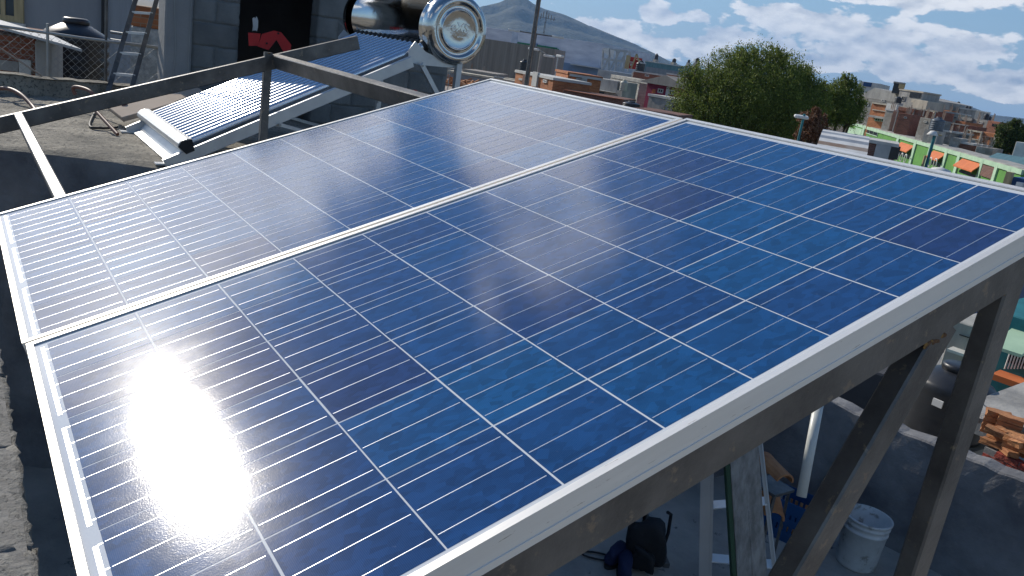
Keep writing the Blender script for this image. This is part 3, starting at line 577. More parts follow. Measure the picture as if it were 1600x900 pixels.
# side rails, rear legs, cradle and braces
for k,x_ in enumerate((-5.165,-6.42)):
    a=wp(x_,1.06,-.945); b=wp(x_,2.60,-.165)
    n2=Vector((0,-(b-a).z,(b-a).y)).normalized()
    MB().bar(a,b,.035,.072,n2,.003).build('side_rail',M['rail_paint'],wh)
    MB().bar(wp(x_,2.965,ZD),wp(x_,2.965,-.10),.040,.042,(0,1,0),.003).build('rear_leg',M['rail_paint'],wh)
    MB().prism([(y_-O.y,z_-O.z) for y_,z_ in ((2.585,-.165),(2.66,-.180),(2.88,-.172),(3.0,-.165),(3.0,-.095),(2.90,-.115),(2.82,-.118),(2.71,-.09),(2.62,-.03),(2.58,-.09))],x_-.022-O.x,x_-.016-O.x,'x').build('cradle_plate',M['rail_paint'],wh)
    MB().bar(wp(x_+.024,2.66,-.17),wp(x_+.03,2.965,-.56),.030,.036,(1,0,0)).build('brace',M['rail_paint'],wh)
    MB().bar(wp(x_,1.72,ZD+.30),wp(x_,2.95,ZD+.06),.022,.04,(1,0,0)).build('brace',M['rail_paint'],wh)
    for yy,zz in ((2.665,-.18),(2.955,-.13),(1.72,ZD+.30)): MB().lathe([(0,.0),(.009,0),(.009,.006),(0,.007)],6,wp(x_+.040,yy,zz),(1,0,0),False).build('bolt',M['chain'],wh)
MB().bar(wp(-5.16,2.96,-.45),wp(-6.42,2.96,ZD+.10),.03,.03,(0,1,0)).build('rear_brace',M['rail_paint'],wh)
MB().bar(wp(-5.16,2.965,ZD+.10),wp(-6.42,2.965,-.40),.028,.026,(0,1,0)).build('rear_brace',M['rail_paint'],wh)
MB().bar(wp(-5.18,1.72,ZD+.30),wp(-6.40,1.72,ZD+.30),.03,.035,(0,0,1)).build('cross_rail',M['rail_paint'],wh)
MB().bar(wp(-5.18,2.50,-.385),wp(-6.40,2.50,-.385),.03,.035,(0,0,1)).build('cross_rail',M['rail_paint'],wh)
MB().lathe([(0,0),(.016,0),(.018,.03),(.014,.045),(0,.05)],14,wp(-5.13,2.62,-.36),(1,0,0)).build('red_valve_cap',M['redpaint'],wh)

# ------------------------------------------------------------------ stair hut of blocks, behind the heater
XH=-7.8
def yz(px,py): p_=atx(px,py,XH); return p_.y,p_.z
y0=yz(257,40)[0]; y1=yz(300,40)[0]; y2=yz(374,40)[0]; y3=yz(497,30)[0]; y4=4.35
hut=empty('stair_hut',(XH,(y0+y4)/2,ZD)); tag(hut,'grey block stair hut with a dark open doorway behind the water heater','hut'); O=Vector(hut.location)
ZT=1.30
MB().bbox(-.26,.02,y0-O.y,y1-O.y,0,ZT-ZD,.012).build('column',M['plaster'],hut)
def blk(name,yA,yB,zb,zt,seed):
    return link(name,hb_me[seed%3],hut,(-.10,(yA+yB)/2-O.y,(zb+zt)/2-O.z))
hb_me=[rough_block(.20,.394,.194,60+s_,8,.0022,'hutblock') for s_ in range(3)]; hh_me=rough_block(.20,.20,.194,66,6,.0022,'hutblock')
nr=int((ZT-ZD)/.2)
for r_i in range(nr):
    z_=ZD+.2*r_i+.1
    for (ya,yb) in ((y1+.004,y2),(y3,y4)):
        w0=yb-ya; yy=ya; first=(r_i%2==0)
        while yy<yb-.05:
            wd=min(.4 if not first else .2,yb-yy); first=False
            me=hb_me[rng.randrange(3)] if wd>.3 else hh_me
            o=link('concrete_block',me,hut,(-.10+rng.uniform(-.003,.003),yy+wd/2-O.y,z_-O.z)); 
            if abs(wd-.4)>.01 and wd>.3: o.scale=(1,wd/.4,1)
            elif wd<=.3: o.scale=(1,wd/.2*.97,1)
            yy+=wd
mb=MB(); 
for ya,yb in ((y1+.002,y2-.01),(y3+.01,y4)): mb.box(-.185,-.004,ya-O.y,yb-O.y,0,ZT-ZD)
mb.build('mortar_joint',M['hutblock'],hut)
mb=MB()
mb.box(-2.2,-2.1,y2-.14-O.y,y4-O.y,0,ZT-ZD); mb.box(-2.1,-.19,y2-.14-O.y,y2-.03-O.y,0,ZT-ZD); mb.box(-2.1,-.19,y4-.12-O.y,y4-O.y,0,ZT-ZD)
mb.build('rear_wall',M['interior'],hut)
MB().box(-2.25,.10,y2-.15-O.y,y4+.05-O.y,ZT-ZD+.002,ZT-ZD+.14).build('roof_slab',M['plaster'],hut)
MB().box(-.18,-.02,y2-O.y,y3-O.y,1.98,2.2).build('lintel',M['plaster'],hut)
# thin cables down the column
cb=MB().tube([(.026,y1-.06-O.y,2.2),(.03,y1-.10-O.y,1.4),(.028,y1-.16-O.y,1.05),(.03,y0+.09-O.y,.5),(.03,y0+.05-O.y,0.02)],.003,5).build('cable',M['chain'],hut)
MB().tube([(.026,y1-.02-O.y,2.2),(.028,y1+.03-O.y,1.5),(.03,y1-.02-O.y,.9),(.03,y1-.03-O.y,0.02)],.003,5).build('cable',M['chain'],hut)
# white patch standing for light through an opening, and red piece in the doorway
a=at(399,40,8.35)
w_=.048; me=MB(); out=[(-1,.9),(-.5,1.15),(-.2,.95),(.15,1.3),(.45,1.1),(.75,.7),(.8,-.2),(.6,-.75),(.2,-.65),(-.5,-.7),(-.8,-.8),(-.7,-.1)]
me.prism([(p[0]*w_*.62,p[1]*w_*1.35) for p in out],-.004,.004,'y'); me.prism([(p[0]*w_*.45-.01,p[1]*w_*.5-.105) for p in out],-.003,.003,'y')
o=me.build('light_patch',M['gap_light'],None,a,(0,0,R_(72))); tag(o,'white patch standing in for light through a ragged opening, in the dark doorway','patch')
a=at(428,67,7.9); rp=empty('bent_bracket',a,R_(75)); tag(rp,'red bent bracket with round holes, in front of the dark doorway','bracket')
k_=.00615
def pl(pts): return [((x_-428)*k_,-(y_-67)*k_) for x_,y_ in pts]
mb=MB(); mb.prism(pl([(406,75),(411,57),(427,50),(437,51),(452,66),(452,78),(443,79),(434,66),(431,62),(425,72),(421,78)]),-.018,.018,'y'); mb.build('plate',M['redpaint'],rp)
MB().prism(pl([(392,58),(409,57),(407,74),(394,76)]),-.012,.10,'y').build('side_plate',M['redpaint'],rp)
for hx,hy in ((418,69),(433,53)): MB().lathe([(0,0),(.009,0),(.009,.002),(0,.003)],12,((hx-428)*k_,-.0205,-(hy-67)*k_),(0,-1,0)).build('hole',M['rubber'],rp)

# ------------------------------------------------------------------ parapet, mesh fence, steel ladder and odds and ends on the deck
XP=-8.35
pz0=atx(20,114,XP).z
wall_strip('parapet',(XP,-1.2),(XP,1.60),ZD-.02,pz0,-.16,'deckc','low mossy concrete parapet at the back edge of the roof deck, under the mesh fence',n=40,amp=.012)
f0=atx(-30,36,XP-.08); f1=atx(262,76,XP-.08)
fen=empty('mesh_fence',(XP-.08,(f0.y+f1.y)/2,pz0)); tag(fen,'sagging galvanised chain link fence on the parapet','fence'); O=Vector(fen.location)
MB().tube([(0,f0.y-.3-O.y,f0.z-O.z+.01),(0,f0.y-O.y,f0.z-O.z),(0,(f0.y+f1.y)/2-O.y,(f0.z+f1.z)/2-.01-O.z),(0,f1.y-O.y,f1.z-O.z)],.013,8).build('top_rail',M['chain'],fen)
mb=MB(); ht=(f0.z+f1.z)/2-O.z-.01; y_=f0.y-.3
while y_<f1.y+ht:
    for sg in (1,-1):
        ya,yb=(y_,y_-ht) if sg==1 else (y_-ht,y_)
        # clip to fence span
        def zt(t): return ht*t
        ta,tb=0,1
        lo_,hi_=f0.y-.3,f1.y
        pts=[]
        for t in np.linspace(0,1,9):
            yy=ya+(yb-ya)*t
            if lo_<=yy<=hi_: pts.append((.006*sg,yy-O.y,ht*t+.004))
        if len(pts)>1: mb.tube([pts[0],pts[-1]],.0016,4,False)
    y_+=.062
mb.build('mesh_wires',M['chain'],fen,kind='stuff')
for px in (165,): 
    pp_=atx(px,120,XP-.08); MB().tube([(0,pp_.y-O.y,-.02),(0,pp_.y-O.y,2.6)],.012,8).build('post',M['steel'],fen)
pp_=atx(75,118,XP-.08); MB().tube([(0,pp_.y-O.y,-.02),(0,pp_.y-O.y,.44)],.012,8).build('post',M['chain'],fen)
o=MB().tube([atx(-20,62,XP+.1),atx(66,119,XP+.02)],.008,6).build('stay_rod',M['rustsheet']); tag(o,'thin pale rod leaning diagonally against the parapet at far left','rod')
# ladder
Lf_=at(163,150,8.1); Rf_=at(198,152,8.1); Lt_=at(216,-14,8.75); Rt_=at(248,-12,8.75); Lf_.z=ZD; Rf_.z=ZD
lt=empty('steel_ladder',(Lf_+Rf_)/2); tag(lt,'narrow dark steel ladder leaning against the parapet, left of the block hut','ladder'); O=Vector(lt.location)
Lt_=Lf_+(Lt_-Lf_)*1.25; Rt_=Rf_+(Rt_-Rf_)*1.25
for a_,b_ in ((Lf_,Lt_),(Rf_,Rt_)): MB().bar(a_-O,b_-O,.026,.040,(0,1,0)).build('side_rail',M['steel'],lt)
zz=(at(203,113,8.3)-Lf_).length
f0_=.235
for k in range(7):
    f=.06+f0_*k*.62
    if f>.98: break
    MB().bar(Lf_.lerp(Lt_,f)-O,Rf_.lerp(Rt_,f)-O,.03,.022,(0,0,1)).build('rung',M['rail_paint'],lt)
# hoses
def curve(pts,n=8):
    P_=[Vector(p) for p in pts]; out_=[]
    for i in range(len(P_)-1):
        p0,p1,p2,p3=P_[max(i-1,0)],P_[i],P_[i+1],P_[min(i+2,len(P_)-1)]
        for k in range(n):
            t=k/n; out_.append(.5*((2*p1)+(-p0+p2)*t+(2*p0-5*p1+4*p2-p3)*t*t+(-p0+3*p1-3*p2+p3)*t**3))
    return out_+[P_[-1]]
h=curve([at(-20,142,7.9),at(8,138,7.8),at(30,146,7.6),at(50,165,7.4),at(60,180,7.2)])
o=MB().tube(h,.016,8).build('hose',M['hose']); tag(o,'brown hose arching above the deck at the left edge','hose')
h=curve([at(118,148,7.6),at(114,138,7.6),at(122,136,7.55),at(140,142,7.4),at(152,156,7.3),at(170,164,7.1),at(190,168,6.9),at(196,160,6.9)])
o=MB().tube(h,.014,8).build('hose',M['hose']); tag(o,'pale tipped brown hose curling up near the foot of the steel ladder','hose')
a=at(145,168,6.75); b=at(184,199,6.35); b.z=ZD+.012
o=MB().tube([a,b],.013,6).build('rebar',M['hose']); tag(o,'rusty straight rod propped on the deck left of the tube collector','rod')
h=curve([atz(150,172,ZD+.01),atz(140,196,ZD+.01),atz(158,200,ZD+.01),atz(183,199,ZD+.01)])
o=MB().tube(h,.009,6).build('rubber_cord',M['rubber']); tag(o,'black cord lying in a loop on the deck by the rusty rod','cord')
for k,(px,py,rz,tl_,sx_k,ln) in enumerate(((222,166,.15,.35,.34,.40),(262,152,.15,.42,.40,.50))):
    p_=atz(px,py,ZD+.16); o=MB().bbox(-sx_k/2,sx_k/2,-ln/2,ln/2,-.018,.018,.004).build('board',M['cardboard'],None,p_,(tl_,.10,rz)); tag(o,('smaller tan board tilted on the deck behind the collector header','larger tan board propped behind the collector tubes')[k],'board')
o=blob('stone',Vector((0,0,0)),.10,'deckc',hut,77,(1.4,1,.6)); o.parent=None; p_=atz(210,176,ZD); o.location=(p_.x,p_.y,ZD+.05); tag(o,'rough grey stone lying against the tan boards','stone')
o=MB().tube([at(176,158,7.0),at(178,176,6.95)],.012,6).build('pipe_stub',M['hose']); tag(o,'short rusty pipe stub standing beside the tan boards','pipe')
o=blob('rubble',Vector((0,0,0)),.06,'block',hut,78,(1.3,1,.7)); o.parent=None; p_=atz(186,160,ZD); o.location=(p_.x,p_.y,ZD+.03); tag(o,'small grey lump of rubble by the rusty pipe stub','stone')
#CITY
# ------------------------------------------------------------------ the town
ZG=-9.5
g=MB(); n=40
g.quad((-16000,-16000,ZG),(16000,-16000,ZG),(16000,16000,ZG),(-16000,16000,ZG)); o=g.build('ground',mat('dusty_ground',(.22,.19,.15),.95,0,(.15,.14,.10),.02,8)); o['kind']='structure'
class Bld:
    def __init__(s,name,label,cat,pa,da,pb,db,depth,wall='con_far',zb=ZG,top=None,group=None,cap=None,phi=None,wide=False):
        A=at(*pa,da); B=at(*pb,db)
        # front azimuth: given, or from the two corners, kept within 42 degrees of facing the viewer
        back=math.degrees(math.atan2(-(A.x+B.x),-(A.y+B.y)))
        given=phi is not None
        if not given:
            d=Vector((B.x-A.x,B.y-A.y)).normalized(); phi=math.degrees(math.atan2(d.y,-d.x))
        dif=(phi-back+180)%360-180; free=name in('green_building','warehouse')
        lim=(66 if wide else 42) if given else 14
        if not free: dif=max(-lim,min(lim,dif))
        phi=back+dif; yv=-Vector((math.sin(R_(phi)),math.cos(R_(phi)))); rb_=ray(*pb); k=(A.x*yv.x+A.y*yv.y)/(rb_.x*yv.x+rb_.y*yv.y); B=rb_*k
        if depth>2.5 and not free: depth=max(2.2,min(depth,22*A.length/F/max(.15,abs(math.sin(R_(dif))))))
        B.z=A.z if top is None else top
        if top is not None: A.z=top
        s.A=Vector((A.x,A.y,zb)); s.h=A.z-zb; d=Vector((B.x-A.x,B.y-A.y,0)); s.w=d.length; s.d=d.normalized()
        yv=Vector((-s.d.y,s.d.x,0)); 
        s.y=yv; s.e=empty(name,s.A,math.atan2(s.d.y,s.d.x)); tag(s.e,label,cat,group); s.dep=depth; s.m=wall
        MB().bbox(0,s.w,0,depth,0,s.h,.02).build('wall',M[wall],s.e)
        if cap: MB().box(-.06,s.w+.06,-.06,depth+.06,s.h+.004,s.h+.004+.14).build('coping',M[cap],s.e)
    def loc(s,px,py):
        r=ray(px,py); # intersect vertical plane
        k=s.A.dot(s.y)/r.dot(s.y); p=r*k; return (p-s.A).dot(s.d),p.z-s.A.z
    def rect(s,name,x0,y0,x1,y1,m,proud=.05,inset=None,kind=None):
        # TL and BR pixels; edges follow the facade
        if (y1-y0)<.2*(x1-x0): y1+=.153*(x1-x0)
        xm0,zt=s.loc(x0,y0); xm1,zb=s.loc(x1,y1)
        if xm1<xm0: xm0,xm1=xm1,xm0
        if zb>zt: zt,zb=zb,zt
        return MB().box(xm0,xm1,-proud,.03,zb,zt).build(name,M[m],s.e,kind=kind)
    def window(s,x0,y0,x1,y1,fr='trim',gl='dark',bars=1):
        xa,zt=s.loc(x0,y0); xb,zb=s.loc(x1,y1)
        if xb<xa: xa,xb=xb,xa
        if zb>zt: zt,zb=zb,zt
        t=min(.07,(xb-xa)*.12)
        f=MB(); f.box(xa,xb,-.06,.02,zt-t,zt); f.box(xa,xb,-.06,.02,zb,zb+t); f.box(xa,xa+t,-.06,.02,zb+t,zt-t); f.box(xb-t,xb,-.06,.02,zb+t,zt-t)
        for i in range(bars):
            xx=xa+(xb-xa)*(i+1)/(bars+1); f.box(xx-t/3,xx+t/3,-.045,.02,zb+t,zt-t)
        w=f.build('window',M[fr],s.e); MB().box(xa+t,xb-t,-.02,.01,zb+t,zt-t).build('pane',M[gl],w); return w
def tinaco(px,pyt,pyb,wpx,label,m='black_plastic',d=None,r=.52,rib=.035,group='water tanks on the roofs of the town',stand=True):
    D_=F*2*r/wpx if d is None else d; r=wpx*D_/F/2
    b=at(px,pyb,D_); t=at(px,pyt,D_); h=t.z-b.z
    e=empty('water_tank',b); tag(e,label,'water tank',group)
    pr=[(0,0),(r*.96,0),(r,h*.04)]
    for k in range(4):
        z0=h*(.10+.15*k); pr+=[(r,z0),(r*(1-rib),z0+h*.03),(r*(1-rib),z0+h*.05),(r,z0+h*.08)]
    pr+=[(r,h*.72),(r*.93,h*.77),(r*.45,h*.90),(r*.36,h*.91)]
    MB().lathe(pr,24).build('tank_body',M[m],e)
    MB().lathe([(r*.36,h*.90),(r*.40,h*.91),(r*.40,h*.98),(r*.34,h),(0,h)],20).build('lid',M[m],e)
    MB().box(-r*1.1,r*1.1,-r*1.1,r*1.1,-.9,-.004).build('plinth',M['con_far'],e)
    return e
# --- big pale warehouse and the tan shed, centre left
b=Bld('warehouse','long pale lavender warehouse with a green framed sign, below the mountain','building',(600,20),160,(942,73.5),139,25,'lavender')
b.rect('sign_band',805,65,870,71.5,'signgreen',.25); b.rect('sign_leg',863,75,870,101,'signgreen',.25); b.rect('sign_emblem',832,67,840,73,'bluewall',.4)
for k in range(2): b.rect('seam',560,60+12*k,942,61.4+12*k+ (0),'greywall',.05) if 0 else None
b.rect('lower_wall',872,96,942,122,'bluewall',.4)
b.rect('canopy',897,100,938,101.5,'trim',1.6)
b=Bld('metal_shed','tan shed clad in streaked corrugated sheet, left of the dark pole','shed',(690,50),100,(868,79),95,12,'tan')
for k in range(44):
    xx=b.w*(k+.5)/44; MB().box(xx-.07,xx+.07,-.05,.02,0,b.h-.02).build('rib',M['tan'],b.e)
b.rect('edge_trim',700,52,868,53.2,'trim',.06) if 0 else None
b=Bld('concrete_hall','bluish grey hall behind the shed, right of the polished tank','building',(745,41),125,(800,49),124,6,'lavender')
tinaco(818,92.5,110,14.5,'black water tank standing on the flat slab beside the dark pole')
b=Bld('flat_roof_house','low house with a wide flat beige roof slab, left of the dark pole','house',(700,113),62,(812,114),56,13,'greywall',cap='cream')
b.rect('painted_shadow',765,118,811,119,'dark',.03); b.window(772,119,786,127)  # dark strip painted as the slab's shadow
MB().box(.5,b.w*.6,2,6,b.h+.15,b.h+.35).build('roof_sheet',M['tan'],b.e)
# rusty rubble and brick beyond the deck, seen through the heater stand
b=Bld('brick_yard_wall','low old brick wall with rubble on top, seen through the heater stand','wall',(560,112),34,(735,122),31,.4,'darkbrick')
rb=MB(); r=random.Random(12)
for i in range(420):
    x_,y_,z_=r.uniform(0,b.w),r.uniform(-.3,3),b.h+r.uniform(-.05,.30)*r.random(); s_=r.uniform(.05,.16)
    rb.bar((x_,y_,z_),(x_+r.uniform(-.3,.3),y_+r.uniform(-.2,.2),z_+r.uniform(-.08,.12)),s_,s_*.6)
rb.build('rubble',M['claybrick'],b.e,kind='stuff')
b=Bld('shack','rust brown shack roof below the heater tank','shed',(590,124),22,(712,140),20,4,'rustsheet')
for k in range(10):
    xx=b.w*k/9; MB().tube([(xx,.1,b.h),(xx,.1,b.h+.55)],.012,5).build('fence_post',M['chain'],b.e)
for z_ in (.15,.35,.54): MB().tube([(0,.1,b.h+z_),(b.w,.1,b.h+z_)],.008,5).build('fence_wire',M['chain'],b.e)
o=MB(); p0=at(612,128,9.4); p1=at(706,152,8.7); dd=(p1-p0); sd_=Vector((dd.y,-dd.x,0)).normalized()*.24
o.add([p0,p1,p1-sd_+Vector((0,0,.02)),p0-sd_+Vector((0,0,.02))]+[q-Vector((0,0,.012)) for q in (p0,p1,p1-sd_+Vector((0,0,.02)),p0-sd_+Vector((0,0,.02)))],[(0,1,2,3),(7,6,5,4),(0,4,5,1),(1,5,6,2),(2,6,7,3),(3,7,4,0)])
o=o.build('roof_sheet',M['white_flange']); tag(o,'sunlit white metal sheet lying behind the rack crossbar, below the heater tank','sheet')
# --- row of brick walls in the centre
b=Bld('brick_wall_house','long orange brick house wall right behind the dark pole','house',(806,113),50,(866,119),58,2.2,'orangebrick',cap='trim',phi=196,wide=True)
b.rect('post',836,112,840,136,'trim',.12); b.rect('post',820,116,823,134,'darkbrick',.1)
for (xa,ya,xb,yb) in ((812,122,817,126),(850,124,855,130)): b.window(xa,ya,xb,yb)
b=Bld('brick_house','darker orange brick house with a pale coping, in the middle of the row','house',(888,116),52,(940,123),56,7,'orangebrick',cap='orangebrick')
b.rect('coping_band',890,115,939,118.5,'trim',.12); b.rect('buttress',909,121,913,146,'trim',.15); b.rect('buttress',893,120,896,140,'orange',.15); b.window(897,121,908,126)
b=Bld('grey_house','small grey rendered house between the brick row and the pale block gable','house',(919,119),62,(966,126),60,3,'con_far',phi=190)
b.rect('doorway',922,140,943,152,'dark',.03); b.rect('ledge',921,137.5,962,139,'trim',.4)
b=Bld('block_gable_house','pale limewashed block house end wall beside the magenta house','house',(955,116),74,(1000,128),68,2.4,'paleblock',phi=198,wide=True)
b.rect('cement_top',956,117,1012,123,'con_far',.06)
b=Bld('low_brick_house','low red brick house just above the panel edge, under the cream tank','house',(880,140),44,(975,157),42,4,'darkbrick')
b.rect('ledge',882,140,974,141.3,'orange',.15)
tinaco(973,124,142,11.5,'small cream water tank on thin legs in front of the pale block gable','beige_plastic',d=60)
for k in range(2): 
    pp_=at(967+9*k,146,60); o=MB().tube([pp_,(pp_.x,pp_.y,ZG)],.06,6).build('post',M['woodlight']); tag(o,('left','right')[k]+' pale timber post under the cream water tank','post')
tinaco(985,158,172,27,'black domed water tank peeking just over the panel edge',d=42)
b=Bld('magenta_house','magenta painted house with small white windows, left of the big tree','house',(1012,129),66,(1078,139),62,5,'magenta',phi=185)
b.window(1029,138,1036,146,'trim'); b.window(1047,140,1053,149,'white'); b.rect('door',1020,139,1024,146,'orange',.05); b.rect('drainpipe',1044,132,1045,150,'trim',.1)
MB().prism([(-.3,b.h+.05),(b.w*.5,b.h+.75),(b.w+.3,b.h+.05),(b.w+.3,b.h-.02),(-.3,b.h-.02)],-.5,7,'y').build('roof',M['tan'],b.e)
b=Bld('grey_annex','light grey annex with thin roof slab and dark door beside the big tree','house',(1014,150),52,(1066,160),50,3,'con_far',cap='trim',phi=192)
b.rect('door',1053,161,1062,182,'dark',.04); b.rect('door_leaf',1035,163,1037,178,'greywall',.05)
b=Bld('low_shed','low brown shed between the annex and the panel edge','shed',(990,168),38,(1062,184),36,4,'darkbrick')
# --- scaffolded billboard, red sign, black tank
bb=empty('torn_billboard',(at(940,110,115).x,at(940,110,115).y,ZG)); tag(bb,'torn white billboard on a pale lattice frame beside the red sign','billboard'); O=Vector(bb.location)
def g_(px,py,d=115): return at(px,py,d)-O
for (a_,b_) in (((943,76),(941,108)),((953,77),(951,110)),((964,78),(962,111)),((976,80),(974,112)),((943,76),(984,81)),((942,92),(982,97)),((943,108),(957,78)),((953,110),(968,80)),((963,110),(978,82)),((972,111),(984,82)),((984,81),(982,112))):
    MB().bar(g_(*a_),g_(*b_),.26,.26).build('frame_bar',M['sheet'],bb)
for q in (((942,76),(952,75),(950,86),(944,82)),((953,77),(960,79),(958,92),(954,88))):
    t=MB(); t.add([g_(x_,y_,114.6) for x_,y_ in q]+[g_(x_,y_,114.8) for x_,y_ in q],[(0,1,2,3),(7,6,5,4)]+[(i,(i+1)%4,4+(i+1)%4,4+i) for i in range(4)]); t.build('torn_panel',M['white'],bb)
MB().bar(g_(962,110),g_(962,110)-Vector((0,0,9)),.3,.3).build('mast',M['con_far'],bb)
b=Bld('sheet_clad_house','rough grey parapet house under the torn billboard','house',(935,108),112,(990,114),110,8,'sheet')
b=Bld('red_sign_board','red sign board with white figure in a cream frame, behind the black tank','sign',(981,88),98,(1004,90.5),98,.3,'signred',zb=at(990,108,98).z)
b.rect('frame_bar',979,86,982,108,'woodlight',.15); 
e_=b; xa,za=b.loc(986,107); xb,zb_=b.loc(992,84); MB().bar((xa,-.2,za),(xb+.2,-.2,zb_),.18,.1,(0,1,0)).build('frame_bar',M['woodlight'],b.e); MB().bar((xb+.2,-.2,zb_),(xb+1.1,-.2,za),.18,.1,(0,1,0)).build('frame_bar',M['woodlight'],b.e)
b.rect('white_mark',994,92,998,94,'white',.1); b.rect('white_mark',984,96,989,98,'white',.1); b.rect('white_mark',985,99,987,103,'white',.1)
b=Bld('tank_stand_house','small brick house carrying the big black tank with white marks','house',(990,112),92,(1046,121),88,7,'brick',cap='trim')
b.window(1008,116,1014,120)
tk=tinaco(999,94,114,14,'big black water tank with small white marks in front of the red sign')
tr=(tk.location).normalized(); az_=math.atan2(-tk.location.x,tk.location.y)
bd=tk.children[0]; rr_=14*tk.location.length/F/2
mk=MB()
for k,(w_,h_) in enumerate(((.10,.17),(.07,.10),(.05,.14),(.08,.10),(.05,.10),(.07,.10))):
    mk.box(-.10+.115*k,-.10+.115*k+w_,-rr_*1.03,-rr_*.9,1.02,1.02+h_)
q=mk.build('white_marks',M['white'],bd); q.rotation_euler=(0,0,az_)
b=Bld('market_hall','long low grey green hall with a pale roof edge and tanks on its roof','building',(1008,96),140,(1092,108),132,14,'tealroof',cap='trim')
b.rect('dark_band',1010,104,1090,114,'greywall',.1)
for k in range(6): b.window(1014+12*k,106+1.8*k,1020+12*k,110+1.8*k,'palegreen')
b=Bld('brick_annex','small brick annex with white coping left of the big tree','house',(1042,116),85,(1062,119),84,4,'orangebrick',cap='trim')
b=Bld('brick_block','orange brick block with cream pillars, half behind the big tree','house',(1062,120),80,(1100,126),80,6,'orangebrick'); b.rect('pillar',1061,119,1063,134,'cream',.1)
tinaco(1025,83.5,93,5.4,'first black tank on the long hall roof, nearest the mountain slope',d=142); tinaco(1053,91,97.5,6,'second black tank on the long hall roof',d=142); tinaco(1076,93,98,4,'smallest black tank on the long hall roof',d=142); tinaco(1089,90,98,6,'black tank on the hall roof right beside the tree crown',d=138)
# --- dark pole, lamps, mast
a=at(818.5,150,44); t_=at(842,-10,44); t_.x=a.x+.0; 
pt=atx(842,-8,a.x*1.0)
pole=empty('utility_pole',(a.x,a.y,ZG)); tag(pole,'tall dark rust brown utility pole crossing the skyline left of centre','pole')
q=at(843,-12,44); MB().tube([(0,0,0),(q.x-a.x,q.y-a.y,q.z-ZG)],.10,10).build('shaft',M['steel'],pole)
MB().tube([(.12,.05,0),(q.x-a.x+.1,q.y-a.y+.05,q.z-ZG)],.04,6).build('conduit',M['rustsheet'],pole)
MB().bar((-.6,0,q.z-ZG+1),(.6,0,q.z-ZG+1),.1,.1).build('crossarm',M['steel'],pole)
lp=at(838,110,80); l0=empty('street_lamp',(lp.x,lp.y,ZG)); tag(l0,'double armed street lamp high in front of the warehouse wall','street lamp'); O=Vector(l0.location)
tpp=at(838,53,80)-O; MB().tube([(tpp.x,tpp.y,0),tpp],.09,8).build('mast',M['steel'],l0)
for s_,(hx,hy) in enumerate(((803,47.5),(872,58))):
    h_=at(hx,hy,80)-O; MB().tube([tpp,h_],.06,6).build('arm',M['steel'],l0); e2=MB().bbox(-.55,.55,-.2,.2,-.1,.12,.05).build('lamp_head',M['white'],l0,h_,(0,0,math.atan2(h_.y-tpp.y,h_.x-tpp.x)))
lp=at(838,140,52); l1=empty('street_lamp',(lp.x,lp.y,ZG)); tag(l1,'pale slim street lamp with two short heads in front of the tan shed','street lamp'); O=Vector(l1.location)
tpp=at(846,80,52)-O; MB().tube([(tpp.x*.0,tpp.y*.0,0),tpp],.075,8).build('mast',M['con_far'],l1)
for hx,hy in ((834,77),(858,88)):
    h_=at(hx,hy,52)-O; MB().tube([tpp,h_],.04,6).build('arm',M['con_far'],l1); MB().bbox(-.35,.35,-.12,.12,-.06,.08,.03).build('lamp_head',M['white'],l1,h_,(0,0,.4))
lp=at(876,92,90); l2=empty('street_lamp',(lp.x,lp.y,ZG)); tag(l2,'street lamp with a single white head over the dark blue wall','street lamp'); O=Vector(l2.location)
tpp=at(872,89,90)-O; MB().tube([(tpp.x,tpp.y,0),tpp],.08,8).build('mast',M['sheet'],l2); MB().bbox(-.5,.5,-.2,.2,-.12,.14,.05).build('lamp_head',M['white'],l2,at(875,88,90)-O)
ms=at(851,56,420); an=empty('antenna_mast',(ms.x,ms.y,ZG)); tag(an,'thin lattice antenna mast standing out against the mountain','mast'); O=Vector(an.location)
tpp=at(855,17,420)-O; bs_=Vector((tpp.x,tpp.y,0)); mb=MB()
for dx in (-.7,.7): mb.tube([(bs_.x+dx,bs_.y,0),(bs_.x+dx*.5,bs_.y,tpp.z)],.12,5)
for k in range(14):
    z0=tpp.z*k/14; z1=tpp.z*(k+1)/14; s_=1 if k%2 else -1; mb.tube([(bs_.x-.6*s_,bs_.y,z0),(bs_.x+.6*s_,bs_.y,z1)],.07,4)
mb.build('lattice',M['steel'],an)
for (xx,yt,yb) in ((846,21,30),(850,18,28),(858,20,30),(862,24,32),(866,27,33),(842,22,26)):
    p_=at(xx,yt,420)-O; p2=at(xx-1,yb,420)-O; MB().tube([p_,(p_.x,p_.y,p2.z)],.22,5).build('antenna',M['steel'],an)
MB().bar(at(842,26,420)-O,at(868,31,420)-O,.2,.2).build('platform',M['steel'],an)

